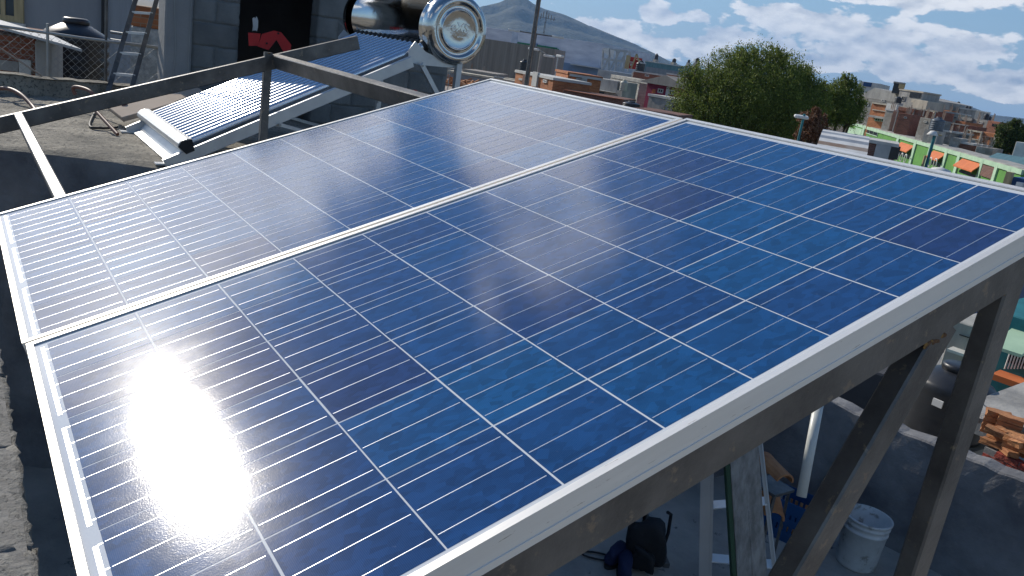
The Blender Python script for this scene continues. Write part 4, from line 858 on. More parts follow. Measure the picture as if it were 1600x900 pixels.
# --- trees
def tree(name,label,cpx,cpy,d,rx,ry,nleaf,leafm,lobes,seed,droop=.25,size=.13,trunkpx=None,group=None):
    r=random.Random(seed); c=at(cpx,cpy,d); e=empty(name,(c.x,c.y,ZG)); tag(e,label,'tree',group); O=Vector(e.location)
    rt=Vector((RT.x,RT.y,0)).normalized(); dp=Vector((-rt.y,rt.x,0))
    cz_=c.z-ZG
    L_=[]
    for (lx,lz,ld,lr) in lobes: L_.append((rt*lx*rx+dp*ld*rx+Vector((0,0,cz_+lz*ry)),lr*rx))
    # limbs
    tb=MB(); tb.tube([(0,0,0),(.1,.05,cz_*.25),(.0,.1,cz_*.5)],[.34,.26,.22],9); trk=tb.build('trunk',M['bark'],e)
    lb=MB()
    for (p_,lr) in L_:
        q0=Vector((0,.1,cz_*.48)); m1=q0.lerp(p_,.5)+Vector((r.uniform(-.3,.3),r.uniform(-.3,.3),-.25*lr)); lb.tube([q0,m1,p_],[.16,.09,.03],6)
        for k in range(7):
            v=Vector((r.gauss(0,1),r.gauss(0,1),r.gauss(.2,.8))).normalized()*lr*.85; lb.tube([m1.lerp(p_,.6),p_+v*.5,p_+v],[.05,.03,.012],4)
    lb.build('limbs',M['bark'],e)
    # sprays: small leaf faces gathered in clumps, hanging a little
    rs=np.random.RandomState(seed); vs=[]; fs=[]; tot=sum(l[1]**2 for l in L_)
    for (p_,lr) in L_:
        nn=int(nleaf*lr*lr/tot); ncl=max(12,int(nn/26))
        for _ in range(ncl):
            v=rs.normal(size=3); v/=np.linalg.norm(v); rad=lr*(.38+.72*rs.rand()**.7)
            cc=np.array(p_)+v*rad*np.array((1,1,.86)); sz=lr*rs.uniform(.045,.15)
            for k in range(26):
                o_=rs.normal(size=3)*sz*np.array((.8,.8,1.15)); o_[2]-=abs(rs.normal())*droop*sz*2
                q=cc+o_; a_=rs.uniform(0,6.28); s1=size*rs.uniform(.5,1.25)
                ax_=np.array((math.cos(a_)*.6,math.sin(a_)*.6,-.75+rs.normal()*.5)); ax_/=np.linalg.norm(ax_)
                bx_=np.cross(ax_,rs.normal(size=3)); bx_/=np.linalg.norm(bx_)+1e-6
                i=len(vs); vs+= [tuple(q-bx_*s1*.22),tuple(q+ax_*s1*.5-bx_*s1*.26),tuple(q+ax_*s1),tuple(q+ax_*s1*.5+bx_*s1*.26)]; fs.append((i,i+1,i+2,i+3))
    me=bpy.data.meshes.new('crown'); me.from_pydata(vs,[],fs); me.materials.append(M[leafm]); o=bpy.data.objects.new('crown',me); S.collection.objects.link(o); o.parent=e
    return e
big=[(-.78,-.35,0,.30),(-.62,.1,.1,.34),(-.38,.42,0,.34),(-.08,.55,.1,.36),(.22,.5,-.1,.32),(.45,.35,.1,.30),(.62,.12,0,.26),(-.3,-.1,-.25,.42),(.1,0,-.2,.44),(.42,-.15,-.1,.36),(-.6,-.5,-.2,.32),(-.15,-.55,-.15,.40),(.25,-.55,-.1,.38),(.60,-.42,.1,.28),(.76,.30,.1,.16),(.88,.02,.15,.14),(-.86,.18,.1,.16),(.1,.82,0,.17),(-.22,.78,.1,.16),(.5,.62,.1,.15)]
tree('pepper_tree','big spreading pepper tree standing above the shared corner of the panels',1186,149,46,4.2,2.4,135000,'leaf',big,5,.5,.105)
sm=[(-.3,.3,0,.55),(.35,.35,.1,.5),(.0,-.2,-.1,.65),(.5,-.35,0,.5),(-.5,-.5,0,.45),(.75,.0,.1,.35),(.1,.75,0,.3)]
tree('pepper_tree','smaller rounded tree just right of the big pepper tree',1311,159,50,1.5,1.6,30000,'leaf',sm,9,.4,.10)
tree('orange_tree','small dark tree at the right edge beside the white roof',1577,214,70,1.3,1.5,14000,'leaf2',sm,15,.2,.13)
tree('orange_tree','light green bushy tree at the far right edge behind the white wall',1598,212,76,1.0,.9,8000,'leaf',sm,16,.2,.13)
o=blob('x',Vector((0,0,0)),.001,'bark',pole,1); bpy.data.objects.remove(o)
e=tree('dry_bush','reddish brown dry bush under the gap between the two pepper trees',1268,196,40,.75,.9,9000,'leaf',sm,21,.2,.09)
rb=leafmat('dry_reddish_leaves',(.10,.035,.015),(.20,.08,.03),(.36,.24,.16)); [c.data.materials.__setitem__(0,rb) for c in e.children if c.name.startswith('crown')]
lp=at(1253,215,36); l3=empty('street_lamp',(lp.x,lp.y,ZG)); tag(l3,'slim green street lamp with a white head under the big tree','street lamp'); O=Vector(l3.location)
tpp=at(1257,178,36)-O; MB().tube([(tpp.x,tpp.y,0),tpp],.05,8).build('mast',M['teal'],l3); MB().bbox(-.28,.28,-.1,.1,-.05,.07,.03).build('lamp_head',M['white'],l3,at(1252,183,36)-O,(.3,0,.9))

# --- right: corrugated roof, small shops, green building
def z_line(px,py,z): return atz(px,py,z)
cr=atz(1283,213,-3.3); c2=atz(1352,222,-3.3)
b=Bld('curved_roof_shed','shed with a curved ribbed white metal roof under the big tree','shed',(1280,231),34,(1350,242),34,4,'greywall')
arc=[(-.3+2.6*i/8,b.h+.02+.62*math.sin(math.pi*.5*i/8)) for i in range(9)]
for k in range(8):
    (ya_,za_),(yb_,zb_)=arc[k],arc[k+1]; MB().prism([(ya_,za_),(yb_,zb_),(yb_,zb_-.05),(ya_,za_-.05)],-.1+.004*k,b.w+.1-.004*k,'x').build('roof_sheet',M['rustsheet' if k==1 else ('sheet' if k%2 else 'white')],b.e)
b=Bld('brown_shop','low brown shop with a pale blue door and thin pinkish roof','house',(1352,222),40,(1402,229),40,3,'darkbrick',cap='trim')
b.rect('door',1370,224,1387,250,'sheet',.06); b.rect('side_panel',1388,226,1402,250,'dark',.03)
gz=-1.9; A_=atz(1330,191,gz); B_=atz(1598,266,gz)
gb=Bld('green_building','long green building with mint frames and orange awnings at the right','building',(1330,191),A_.length,(1598,266),B_.length,2.2,'green')
MB().box(.1,gb.w-.1,.15,gb.dep-.1,gb.h+.004,gb.h+.05).build('roof',M['con_far'],gb.e)
def gtop(px): return 191+(px-1330)*(266-191)/268.
for (a_,c_) in ((1329,1353),(1353,1404),(1404,1454),(1454,1503),(1503,1560),(1560,1600)):
    x0_,_=gb.loc(a_,gtop(a_)); x1_,_=gb.loc(c_,gtop(c_)); MB().box(x0_,x1_,-.09,.02,gb.h-.22,gb.h+.02).build('cornice',M['palegreen'],gb.e)
for px in (1352,1406,1433,1457,1482,1502,1538,1561,1581):
    x0,_=gb.loc(px-1.3,gtop(px)); x1,_=gb.loc(px+1.3,gtop(px)); MB().box(x0-.1,x1+.1,-.10,.02,0,gb.h-.01).build('pilaster',M['palegreen'],gb.e)
for (a_,c_,t0,t1) in ((1408,1431,10,20),(1459,1480,9,20),(1504,1537,9,21)):
    x0,zt=gb.loc(a_,gtop(a_)+t0); x1,_=gb.loc(c_,gtop(c_)); _,zl=gb.loc(a_,gtop(a_)+t1); 
    MB().prism([(.0,zt+.05),(-.42,zl+.02),(-.42,zl-.06),(0,zt-.03)],x0,x1,'x').build('awning',M['orange'],gb.e)
    _,zw=gb.loc(a_,gtop(a_)+31); MB().box(x0+.1,x1-.1,-.03,.02,max(zw,.3),zl-.2).build('window',M['dark'],gb.e)
x0_,zt_=gb.loc(1539,gtop(1539)+8); x1_,_=gb.loc(1559,gtop(1559)); MB().box(x0_,x1_,-.1,.02,zt_-.6,zt_).build('red_panel',M['darkbrick'],gb.e)
for (a_,c_) in ((1328,1336),(1338,1346)): gb.rect('mint_panel',a_,199,c_,212,'palegreen',.1)
gb.window(1354,201,1371,214,'palegreen','dark',2)
for (px,py) in ((1412,246),(1418,247),(1424,249),(1464,255),(1472,257)):
    x0,z0=gb.loc(px,py); MB().lathe([(.28,0),(.33,0),(.33,.05),(.28,.05),(.28,0)],16,(x0,-.45,z0),(0,1,0)).build('railing_ring',M['white'],gb.e)
x0,z0=gb.loc(1407,250); x1,_=gb.loc(1500,275); MB().box(x0,x1,-.48,-.44,z0-.4,z0-.34).build('railing',M['white'],gb.e)
lp=at(1451,262,42); l4=empty('street_lamp',(lp.x,lp.y,ZG)); tag(l4,'green street lamp with a white hood in front of the orange awnings','street lamp'); O=Vector(l4.location)
tpp=at(1461,210,42)-O; MB().tube([Vector((tpp.x,tpp.y,0)),tpp],.07,8).build('mast',M['teal'],l4); MB().tube([tpp,at(1472,212,42)-O],.035,6).build('arm',M['woodlight'],l4); MB().lathe([(.0,.2),(.12,.17),(.25,.0),(.22,-.02),(0,.05)],16,at(1457,211,42)-O).build('lamp_hood',M['white'],l4)
tpp=at(1446,243,42)-O; MB().tube([(tpp.x,tpp.y,0),tpp],.06,6).build('cable_post',M['woodlight'],l4)
# houses on the right hand skyline
b=Bld('grey_gable_house','large grey rendered house behind the small tree, with a sloping roof','house',(1338,150),98,(1408,149),95,12,'cblock',phi=196)
MB().prism([(0,b.h),(b.w*.35,b.h+1.1),(b.w,b.h+.75),(b.w,b.h-.02),(0,b.h-.02)],.2,11,'y').build('gable',M['con_far'],b.e)
for (xa,ya,xb,yb) in ((1352,160,1357,166),(1378,155,1383,159)): b.window(xa,ya,xb,yb)
b=Bld('sign_block','white block with a blue painted panel, left end of the right skyline','building',(1344,126.5),130,(1376,129),128,6,'trim')
b.rect('blue_panel',1350,128,1361,136,'crate',.1)
b=Bld('red_brick_house','two storey red brick house with cream bands and a white buttress','house',(1363,160),86,(1404,165),85,4,'orangebrick',phi=200)
b.rect('band',1364,159.5,1403,161.5,'cream',.12); b.rect('band',1364,170.5,1396,172,'cream',.1); b.rect('white_buttress',1392,162,1405,176,'trim',.5); b.rect('ledge',1364,180,1402,184,'con_far',.5); b.window(1368,184,1375,190,'palegreen'); b.window(1378,185,1383,191,'palegreen')
tinaco(1402.5,150.5,161,9.5,'dark water tank in a pale arch above the white buttress',d=84)
b=Bld('roof_room','small roof room with an ochre side and dark open front, on the skyline','house',(1397,129.5),92,(1414,131),92,3,'dark',zb=at(1400,146,92).z,cap='con_far')
b.rect('ochre_side',1405,131,1413,139,'woodlight',.08)
b=Bld('open_roof_house','grey house with a big dark roof opening under a thin slab on the skyline','house',(1406,141),90,(1442,147),89,5,'con_far',cap='cream',phi=195)
b.rect('roof_opening',1423,144,1438,154,'dark',.05); b.window(1410,150,1413.5,158,'con_far'); b.rect('cream_patch',1428,155,1448,163,'cream',.3)
b=Bld('cream_wall_house','cream rendered low house right of the open roof house','house',(1428,155),88,(1450,158),88,4,'cream',phi=195)
b=Bld('dark_brick_house','dark red brick house with concrete frame in the middle of the right side','house',(1405,165),80,(1466,171),78,5,'brick',phi=180)
for px in (1405,1430,1446,1464): 
    x0,_=b.loc(px-.8,170); x1,_=b.loc(px+.8,170); MB().box(x0,x1,-.12,.02,0,b.h-.02).build('column',M['con_far'],b.e)
b.rect('band',1406,165,1465,167,'cream',.1)
w=b.window(1430,180,1447,195,'palegreen','dark',1)
b.rect('red_parapet',1406,167,1429,176,'brick',.15)
b=Bld('pergola_house','brown house with a teal framed sheet porch and orange brick infill','house',(1372,186),86,(1436,194),86,4,'darkbrick')
x0,z0=b.loc(1396,180); x1,_=b.loc(1428,184); _,z1=b.loc(1396,188)
MB().prism([(0.3,z0+.3),(-1.5,z1+.1),(-1.5,z1),(0.3,z0+.2)],x0,x1,'x').build('porch_roof',M['sheet'],b.e)
for px in (1397,1412,1428): x_,_=b.loc(px,190); MB().box(x_-.06,x_+.06,-1.5,-1.38,0,z1).build('porch_post',M['teal'],b.e)
MB().box(x0,x1,-1.53,-1.40,z1-.14,z1-.004).build('porch_beam',M['teal'],b.e); b.rect('brick_infill',1408,191,1420,204,'orangebrick',.2); b.rect('brick_parapet',1400,206,1422,214,'orangebrick',.5); b.rect('white_slab',1380,207,1400,212,'trim',.5); b.window(1375,192,1385,202,'con_far')
b=Bld('cream_shop','pale house with a black doorway and thin slab roof behind the green building','house',(1424,203),78,(1474,208),78,2.4,'cream',cap='cream',phi=160)
b.rect('doorway',1438,211,1450,226,'dark',.04); b.rect('side_wall',1455,209,1472,230,'con_far',.1)
tinaco(1462,182,204,17.5,'largest dark water tank with a pale lit side, centre of the right side','grey_plastic',d=66)
b=Bld('brown_brick_house','brown brick house with a concrete grid left of the cream grid house','house',(1470,189),76,(1515,197),74,5,'brick',phi=180)
for px in (1470,1492,1512): x0,_=b.loc(px-.8,190); x1,_=b.loc(px+.8,190); MB().box(x0,x1,-.12,.02,0,b.h-.02).build('column',M['con_far'],b.e)
b.rect('band',1471,203,1512,205,'con_far',.1); b.rect('band',1471,189,1514,191,'con_far',.12)
tinaco(1496,211,228,10.5,'slim grey water tank on the brown brick house','grey_plastic',d=70)
b=Bld('brick_row_house','small orange and brown brick house on the far skyline of the right side','house',(1467,164),112,(1500,169),110,7,'orangebrick',phi=195)
b.rect('painted_shade',1482,166,1500,173,'darkbrick',.3); b.window(1470,171,1475,175)  # darker brick painted as the shaded part of the front
b=Bld('white_patch_house','pale grey patched house under the skyline brick house','house',(1470,178),95,(1494,182),94,6,'paleblock',phi=195); b.window(1474,181,1478,185); b.rect('ledge',1470,177,1492,178.3,'trim',.4)
b=Bld('grey_box_house','plain grey boxy house with a ribbed front, under two black tanks','house',(1500,170),100,(1525,174),99,6,'con_far',cap='trim')
b=Bld('long_grey_house','long pale grey block house on the right with a black tank pair on top','house',(1504,183),88,(1549,190),86,4,'cblock',phi=190); b.window(1530,190,1535,194); b.rect('fence_band',1505,182.5,1520,190,'cblock',.2)
b=Bld('red_corner_room','reddish brown roof room with a square opening, beside the tank pair','house',(1544,188),84,(1563,192),83,4,'brick',phi=195); b.rect('opening',1551,193,1556,198,'dark',.04)
b=Bld('cream_grid_house','unfinished brick house with a cream concrete grid, right of the grey tank','house',(1512,202),74,(1561,211),72,5,'orangebrick',phi=188)
for px in (1513,1519,1536,1560): x0,_=b.loc(px-.9,205); x1,_=b.loc(px+.9,205); MB().box(x0,x1,-.15,.02,0,b.h-.02).build('column',M['cream'],b.e)
for (py0,py1) in ((202,204.5),(215,217)): b.rect('beam',1513,py0,1560,py1+7,'cream',.12) if 0 else b.rect('beam',1513,py0,1536,py1+3.8,'cream',.12)
b.rect('block_infill',1521,220,1535,230,'cblock',.1); b.rect('block_infill',1538,212,1558,217,'darkbrick',.1)
for (px,t0,b0,w_,lab,d) in ((1497,158.5,163.5,4.2,'single black tank on the far skyline brick house',112),(1510,165,170.5,4,'left one of two small black tanks on the grey boxy house',100),(1514.5,166,171.5,4,'right one of two small black tanks on the grey boxy house',101),(1540,177,187,6.5,'taller black tank of the pair on the long grey house',87),(1545,181,188.5,5,'shorter black tank of the pair on the long grey house',88)):
    tinaco(px,t0,b0,w_,lab,d=d)
b=Bld('white_roof_hall','hall with a broad white metal roof at the right edge','building',(1556,203),95,(1660,214),90,16,'white')
MB().prism([(0,b.h),(b.w*.6,b.h+1.3),(b.w,b.h+.6),(b.w,b.h-.02),(0,b.h-.02)],-.3,14,'y').build('roof',M['white'],b.e)
b=Bld('white_wall_house','pale grey wall at the right edge in front of the bushy tree','house',(1588,221),60,(1640,230),58,5,'trim')
b=Bld('teal_roof_shed','low shed with a weathered teal sheet roof at the right edge','shed',(1556,241),58,(1650,256),52,5,'tealroof'); MB().prism([(-1.6,b.h-.25),(-1.6,b.h-.33),(.2,b.h+.02),(.2,b.h+.10)],0,b.w,'x').build('roof_sheet',M['tealroof'],b.e)
b=Bld('blue_stall','bright blue tarpaulin stall at the right edge just above the panel','stall',(1582,276),26,(1640,286),25,2,'crate'); b.rect('cream_post',1576,268,1579,290,'woodlight',.2); b.rect('white_cloth',1592,284,1600,292,'white',.2)
e2=MB().lathe([(0,.0),(.8,0),(.6,.4),(0,.55)],16).build('tarp_heap',M['white'],None,at(1470,266,38)); e2.location.z-=.2; e2.scale=(.6,.6,.6); tag(e2,'white rounded awning top behind the panel edge, under the second orange awning','awning')

# rebar stubs and small things left on unfinished roofs
def stubs(b,n,seed,hh=.8):
    r=random.Random(seed); mb=MB()
    for k in range(n):
        x_=b.w*(k+.5)/n+r.uniform(-.2,.2); y_=r.choice((.2,min(2,b.dep*.6)))
        for j in range(3): mb.tube([(x_+j*.08,y_,b.h),(x_+j*.08+r.uniform(-.05,.05),y_,b.h+hh*r.uniform(.6,1))],.022,4,False)
    mb.build('rebar_stubs',M['rustsheet'],b.e,kind='stuff')
EX=[((1448,160),104,(1468,164),'brick','small red brick house on the skyline between the cream wall and the tank house',1),
((1452,170),92,(1472,174),'orangebrick','orange brick house under the skyline with one small window',1),
((1438,183),70,(1455,186),'cblock','grey block house tucked left of the largest dark water tank',1),
((1478,176),90,(1498,180),'cream','cream house with two dark windows under the far brick row',2),
((1493,188),80,(1509,191),'orangebrick','orange brick house squeezed above the concrete grid house',1),
((1405,176),76,(1425,180),'brick','red brick upper room above the teal porch',1),
((1384,172),82,(1396,174),'paleblock','narrow pale block wall left of the white buttress',0),
((1410,192),80,(1424,195),'cblock','grey block stair wall beside the teal porch',0),
((1560,205),78,(1574,208),'cream','cream wall half hidden by the dark tree at the right edge',0),
((1470,205),70,(1486,208),'cblock','grey block low house right of the largest water tank',1),
((1486,214),66,(1500,217),'paleblock','pale block yard wall under the slim grey tank',0),
((1352,176),90,(1364,178),'cblock','narrow grey block house beside the small pepper tree',1),
((1362,190),90,(1378,194),'con_far','grey rendered ground floor left of the teal porch',1),
((1524,186),92,(1540,189),'paleblock','pale block roof room on the long grey house',1),
((1526,228),64,(1552,234),'cblock','low grey block yard wall right behind the green building',0),
((1500,224),66,(1520,228),'brick','low brick yard wall behind the green building',0),
((700,106),80,(745,112),'con_far','pale concrete wall just right of the polished tank',1),
((1088,118),88,(1110,122),'cream','cream house mostly hidden by the big pepper tree',1)]
for k,(pa,d_,pb,m_,lab,nw) in enumerate(EX):
    b=Bld('house',lab,'house',pa,d_,pb,d_,2.6,m_,cap='trim' if k%3==0 else None,phi=165+(k*13)%30)
    for w_ in range(nw):
        cx=pa[0]+(pb[0]-pa[0])*(w_+.5)/nw; cy_=pa[1]+(pb[1]-pa[1])*.5+4; b.window(cx-1.8,cy_,cx+1.8,cy_+3.4,bars=1)
    stubs(b,2+k%3,k)
# far town: low blocks to the foot of the hills, too small to tell apart
r=random.Random(44); ft=MB()
for i in range(520):
    azd=r.uniform(-75,-14); dd=r.uniform(170,900); x_=dd*math.sin(R_(azd)); y_=dd*math.cos(R_(azd)); w_,d_,h_=r.uniform(5,11),r.uniform(5,11),r.uniform(3,7.5)
    a_=r.uniform(0,.6); ca,sa=math.cos(a_),math.sin(a_); vs=[(x_+u_*ca-v_*sa,y_+u_*sa+v_*ca,z_) for z_ in (ZG,ZG+h_) for u_,v_ in ((-w_/2,-d_/2),(w_/2,-d_/2),(w_/2,d_/2),(-w_/2,d_/2))]
    ft.add(vs,[(4,5,6,7),(0,1,5,4),(1,2,6,5),(2,3,7,6),(3,0,4,7)])
ft.build('far_town',mat('distant_roofs',(.36,.29,.24),.9,0,(.20,.19,.18),.02,6,thr=(.4,.6)),kind='stuff',fix=False)
# --- hills
def ridge(name,pts,d,depth,m,seed,rough=.12):
    # pts: skyline pixels; the slope falls toward the viewer and behind
    r=random.Random(seed); xs_=np.linspace(pts[0][0],pts[-1][0],90); vs=[]; rows=26
    ph=[(r.uniform(.01,.06),r.uniform(0,6),r.uniform(.3,1)) for _ in range(9)]
    for i,px in enumerate(xs_):
        py=np.interp(px,[p[0] for p in pts],[p[1] for p in pts]); p_=at(px,py,d); h=p_.z-ZG
        for k in range(-rows,rows+1):
            t=k/rows; f=(1-abs(t))**1.25; s_=1+t*depth/d
            rg=sum(a_*math.sin(px*w_*(1+abs(t))+o_+t*5) for w_,o_,a_ in ph)*.09
            z=ZG+max(0,h)*f*(1+rg*(1 if k else 0)*(abs(t)>0.03))
            if k: z=min(z,ZG+max(0,h)*f*1.06)
            vs.append((p_.x*s_,p_.y*s_,z-(1 if abs(k)==rows else 0)))
    m_=2*rows+1; fs=[(i*m_+k,(i+1)*m_+k,(i+1)*m_+k+1,i*m_+k+1) for i in range(len(xs_)-1) for k in range(m_-1)]
    mb=MB(); mb.add(vs,fs,True); o=mb.build(name,m); o['kind']='structure'; return o
hillm=mat('scrub_covered_hillside',(.06,.062,.036),.95,0,(.028,.033,.02),.012,10,thr=(.42,.58),bump=1,bs=.02)
ridge('mountain',[(500,70),(640,40),(700,18),(740,16),(762,8),(780,4),(795,-3),(808,-8),(818,-6),(832,5),(850,14),(880,22),(905,33),(930,45),(960,57),(1000,73),(1020,82),(1045,95),(1080,108)],4200,1500,hillm,2)
ridge('far_hills',[(1040,128),(1150,140),(1260,140),(1330,150),(1400,152),(1450,154),(1490,158),(1520,168),(1550,180),(1575,182),(1600,185),(1640,188),(1700,205),(1760,222)],5200,1400,hillm,6)
# --- neighbour's roof below the patio wall, lower right
nb=MB().box(-9,8,6.75,24,-9.4,-5.2).build('neighbour_building',M['con_far']); tag(nb,'neighbouring flat concrete roof below, behind the patio wall at the lower right','building')
def nz(px,py,z=-5.2): return atz(px,py,z)
tk=tinaco(1468,552,672,105,'big dark domed water tank behind the steel legs at the lower right','black_plastic',d=13.5,group=None,rib=.006)
MB().box(-.07,.07,-.012,.012,-.05,.05).build('white_label',M['white'],tk,Vector((.12,-.56,.55)))
# mesh cage on the neighbour roof
q0=nz(1365,668,-4.6); q1=nz(1475,692,-4.6); cg=empty('wire_cage',(q0.x,q0.y,-5.2)); tag(cg,'low rusty wire cage beside the big tank, behind the patio wall','cage'); L_=(q1-q0); L_.z=0
mb=MB(); n_=22
for i in range(n_+1): p_=L_*i/n_; mb.tube([(p_.x,p_.y,0),(p_.x,p_.y,.55)],.006,4)
for z_ in (0.02,.18,.36,.55): mb.tube([(0,0,z_),(L_.x,L_.y,z_)],.007,4)
for k in range(14): mb.tube([(L_.x*k/14,L_.y*k/14,.55),(L_.x*(k+.6)/14,L_.y*(k+.6)/14+.7,.5)],.006,4)
mb.build('mesh_wires',M['rustsheet'],cg,kind='stuff')
# red painted brick wall with loose bricks on top
w0=atz(1533,728,-4.55); w1=atz(1625,778,-4.55)
w0=at(1531,718,10.2); w1=at(1625,770,10.0); w1.z=w0.z
rw=empty('red_wall',(w0.x,w0.y,-5.2),math.atan2(w1.y-w0.y,w1.x-w0.x)); tag(rw,'short red painted brick wall topped with loose bricks at the right edge','wall')
wl=(Vector((w1.x,w1.y,0))-Vector((w0.x,w0.y,0))).length; hz_=w0.z+5.2+.16
rbm=rough_block(.235,.12,.06,90,2,.003); rbm.polygons.foreach_set('use_smooth',[False]*len(rbm.polygons)); rbm.materials.clear(); rbm.materials.append(M['redbrickpaint'])
nrow=int(hz_/.07)
for k in range(max(0,nrow-9),nrow):
    for i in range(int(wl/.245)+1): link('brick',rbm,rw,(.12+.245*i+(.12 if k%2 else 0),.06,hz_-.035-.07*(nrow-1-k)))
MB().box(0,wl+.2,.012,.108,0,hz_-.01).build('mortar_joint',M['mortar'],rw)
cbm=rough_block(.24,.12,.062,91,2,.004); cbm.polygons.foreach_set('use_smooth',[False]*len(cbm.polygons)); cbm.materials.clear(); cbm.materials.append(M['claybrick'])
r=random.Random(8); cnt=0
for k in range(34):
    px=1534+r.random()*75; base=690+(px-1534)*.45
    o=bpy.data.objects.new('brick',cbm); S.collection.objects.link(o)
    x_=r.random()*wl; lay=int(r.random()*3); P0=Matrix.Rotation(rw.rotation_euler.z,3,'Z')@Vector((x_,.10+r.uniform(-.02,.18),0))
    o.location=Vector(rw.location)+P0+Vector((0,0,hz_+.035+.066*lay*(1 if x_<wl*.5 else .5))); o.rotation_euler=(r.uniform(-.12,.12),r.uniform(-.12,.12),rw.rotation_euler.z+r.choice((0,1.57,.4,-.5))+r.uniform(-.2,.2))
    tag(o,'loose orange brick in the %s on the red wall, %s'%(('bottom course','middle layer','top layer')[lay],('nearest the steel post','mid length','at the picture edge')[min(2,int(x_/wl*3))]),'brick','loose bricks heaped on the red wall')
st=at(1551,672,10.4)
for k in range(8):
    o=bpy.data.objects.new('brick',cbm); S.collection.objects.link(o); o.location=(st.x+(k%2)*.13,st.y+.02,w0.z+.25+.066*(k//2)+.0); o.rotation_euler=(0,0,.5+r.uniform(-.15,.15)); tag(o,'orange clay brick, %s course, %s side of the taller brick stack'%(('lowest','second','third','top')[k//2],('left','right')[k%2]),'brick','bricks stacked by the steel post')
b=Bld('shade_block','added dark block standing in for shade behind the patio wall, left of the big tank','shed',(1270,556),9.4,(1408,578),9.4,.5,'interior',zb=-5.2)  # added dark box standing in for shade on the neighbour's roof
# plank and debris, pale concrete roof, teal gate
sl_=MB(); a=at(1542,598,12.2); sl_=MB().box(-1.1,3.2,-.8,2.4,-.25,0).build('concrete_slab',M['con_far'],None,(a.x+.9,a.y+.6,a.z-.35),(.0,.0,.1)); tag(sl_,'pale concrete slab roof beside the steel post at the right edge','roof')
o=MB().box(-.45,.45,-.08,.08,-.03,.03).build('timber_offcut',M['wood'],None,at(1565,660,10.8),(.1,-.1,.5)); tag(o,'short grey timber offcut lying between bricks and slab','timber')
for k in range(6):
    a=at(1555+r.uniform(-6,25),648+r.uniform(-4,22),10.9); o=MB().tube([a,a+Vector((r.uniform(-.4,.6),r.uniform(-.2,.3),r.uniform(-.05,.15)))],.008,5).build('steel_rod',M['chain']); tag(o,'thin pale rod in the tangle beyond the loose bricks','rod','tangled rods beyond the bricks')
b=Bld('teal_gate_house','teal painted house front with a barred window and striped canopy, right edge','house',(1540,480),15.5,(1640,500),15,4,'teal',zb=-9.4)
x0,z0=b.loc(1578,522); x1,_=b.loc(1630,530); MB().prism([(0,z0+.1),(-.9,z0-.05),(-.9,z0-.10),(0,z0+.04)],x0,x1,'x').build('canopy',M['palegreen'],b.e)
b.rect('barred_opening',1583,535,1625,582,'dark',.03)
for k in range(9):
    x_,z_=b.loc(1585+5*k,536); _,z2=b.loc(1585+5*k,580); MB().tube([(x_,-.06,z2),(x_,-.06,z_)],.012,5).build('window_bar',M['white'],b.e)
b.rect('step',1560,586,1640,592,'orange',.4)
b=Bld('grey_low_house','grey house with a dark window band behind the steel legs','house',(1490,500),17,(1560,512),16.5,4,'con_far',zb=-9.4); b.rect('window_band',1500,522,1540,536,'dark',.04); b.rect('ledge',1488,545,1540,550,'trim',.3)
# --- left background beyond the parapet
lr=MB().box(-40,XP-.30,-12,1.75,-6,ZD-1.0).build('neighbour_roof',M['deckc']); tag(lr,'neighbouring roof level with the deck, behind the mesh fence','roof')
b=Bld('grey_wall_house','big plain grey cement house wall filling the top left','house',(-40,-90),17.5,(173,-58),16.6,5,'greywall',zb=-6)
x0,z0=b.loc(-10,-2); x1,z1=b.loc(28,26)
f=MB(); f.box(x0-.05,x1+.10,-.07,.02,z1-.10,z1); f.box(x1-.04,x1+.10,-.07,.02,z1,z0+.3); f.box(x1-.25,x1-.18,-.06,.02,z1,z0+.3); w=f.build('window',M['woodlight'],b.e); MB().box(x0,x1-.05,-.02,.01,z1,z0+.3).build('pane',M['glass'],w); MB().box(x0-.1,x1+.12,-.12,.02,z1-.16,z1-.104).build('sill',M['trim'],w)
for k in range(3): MB().box(x0,x1-.3,-.03,-.022,z1+.25+.16*k,z1+.31+.16*k).build('teal_slat',M['teal'],w)
MB().tube([(b.loc(162,0)[0],-.05,b.loc(162,100)[1]),(b.loc(162,0)[0],-.05,b.h)],.03,6).build('drainpipe',M['rubber'],b.e)
tk=tinaco(119,28,128,80,'large black domed water tank behind the mesh fence, left of the steel ladder',d=14,group=None)
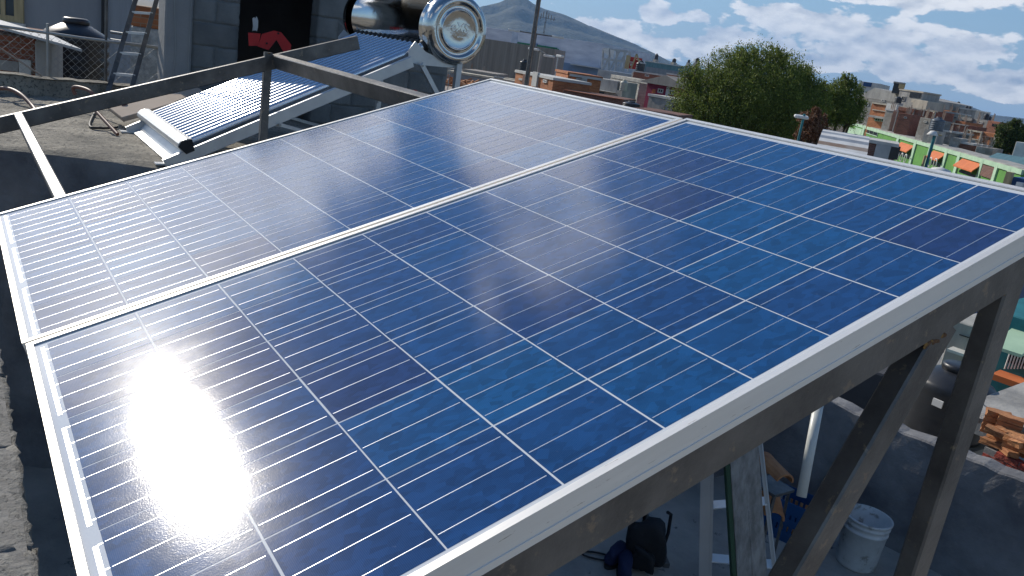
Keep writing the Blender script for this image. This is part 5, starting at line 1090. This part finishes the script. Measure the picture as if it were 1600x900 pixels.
b=Bld('brick_shed','low red brick shed with a grey base at the far left','shed',(-40,47),13,(56,62),12.6,2.5,'brick',zb=-6); b.rect('base_band',-40,88,30,112,'con_far',.05); b.rect('pale_patch',31,92,50,118,'trim',.06)
b2=Bld('cement_pier','grey cement pier between the brick shed and the black tank','wall',(54,62),12.4,(80,68),12.3,.6,'con_far',zb=-6)
s0=at(-30,33,12.6); s1=at(128,77,11.6); s2=at(84,56,13.2); s3=at(-30,22,14.2); t=MB(); q=[s0,s1,s2,s3]
t.add(q+[v-Vector((0,0,.03)) for v in q],[(0,1,2,3),(7,6,5,4)]+[(i,(i+1)%4,4+(i+1)%4,4+i) for i in range(4)]); o=t.build('roof_sheet',M['sheet']); tag(o,'thin grey blue corrugated sheet roof sloping over the brick shed','roof')
b=Bld('splashed_pillar','white splashed block pillar with bare bricks on top, behind the steel ladder','pillar',(204,40),13,(250,46),12.8,.8,'rough_render',zb=-6)
br=MB().bbox(0,b.w,0,.8,b.h+.003,b.h+.28,.01).build('brick_top',M['orangebrick'],b.e)
b=Bld('teal_band_building','far building with a teal band over dark red, behind the steel ladder','building',(173,20),60,(200,24),60,6,'teal',zb=-9); b.rect('red_base',170,41,205,60,'darkbrick',.2); b.rect('upper',170,21,205,22,'trim',.2)
o=Bld('red_low_wall','dark low house below the teal band, behind the ladder','house',(170,62),22,(262,78),21,5,'greywall',zb=-9)
for k in range(2):
    a=at(173,50+12*k,13.5); b_=at(192,53+12*k,13.4); o=MB().tube([a,b_],.02,6).build('rail',M['chain']); tag(o,('upper','lower')[k]+' pale rail just left of the steel ladder','rail')
# --- air
hz_=MB().box(-7000,2500,-2500,8500,ZG-1,640).build('haze',None); hm=bpy.data.materials.new('pale_blue_haze'); hm.use_nodes=True; t=hm.node_tree; t.nodes.remove(t.nodes['Principled BSDF']); pv=t.nodes.new('ShaderNodeVolumePrincipled'); pv.inputs['Color'].default_value=(.34,.60,1,1); pv.inputs['Density'].default_value=.00009; pv.inputs['Anisotropy'].default_value=.2
t.links.new(pv.outputs[0],t.nodes['Material Output'].inputs['Volume']); hz_.data.materials.append(hm); hz_['kind']='stuff'
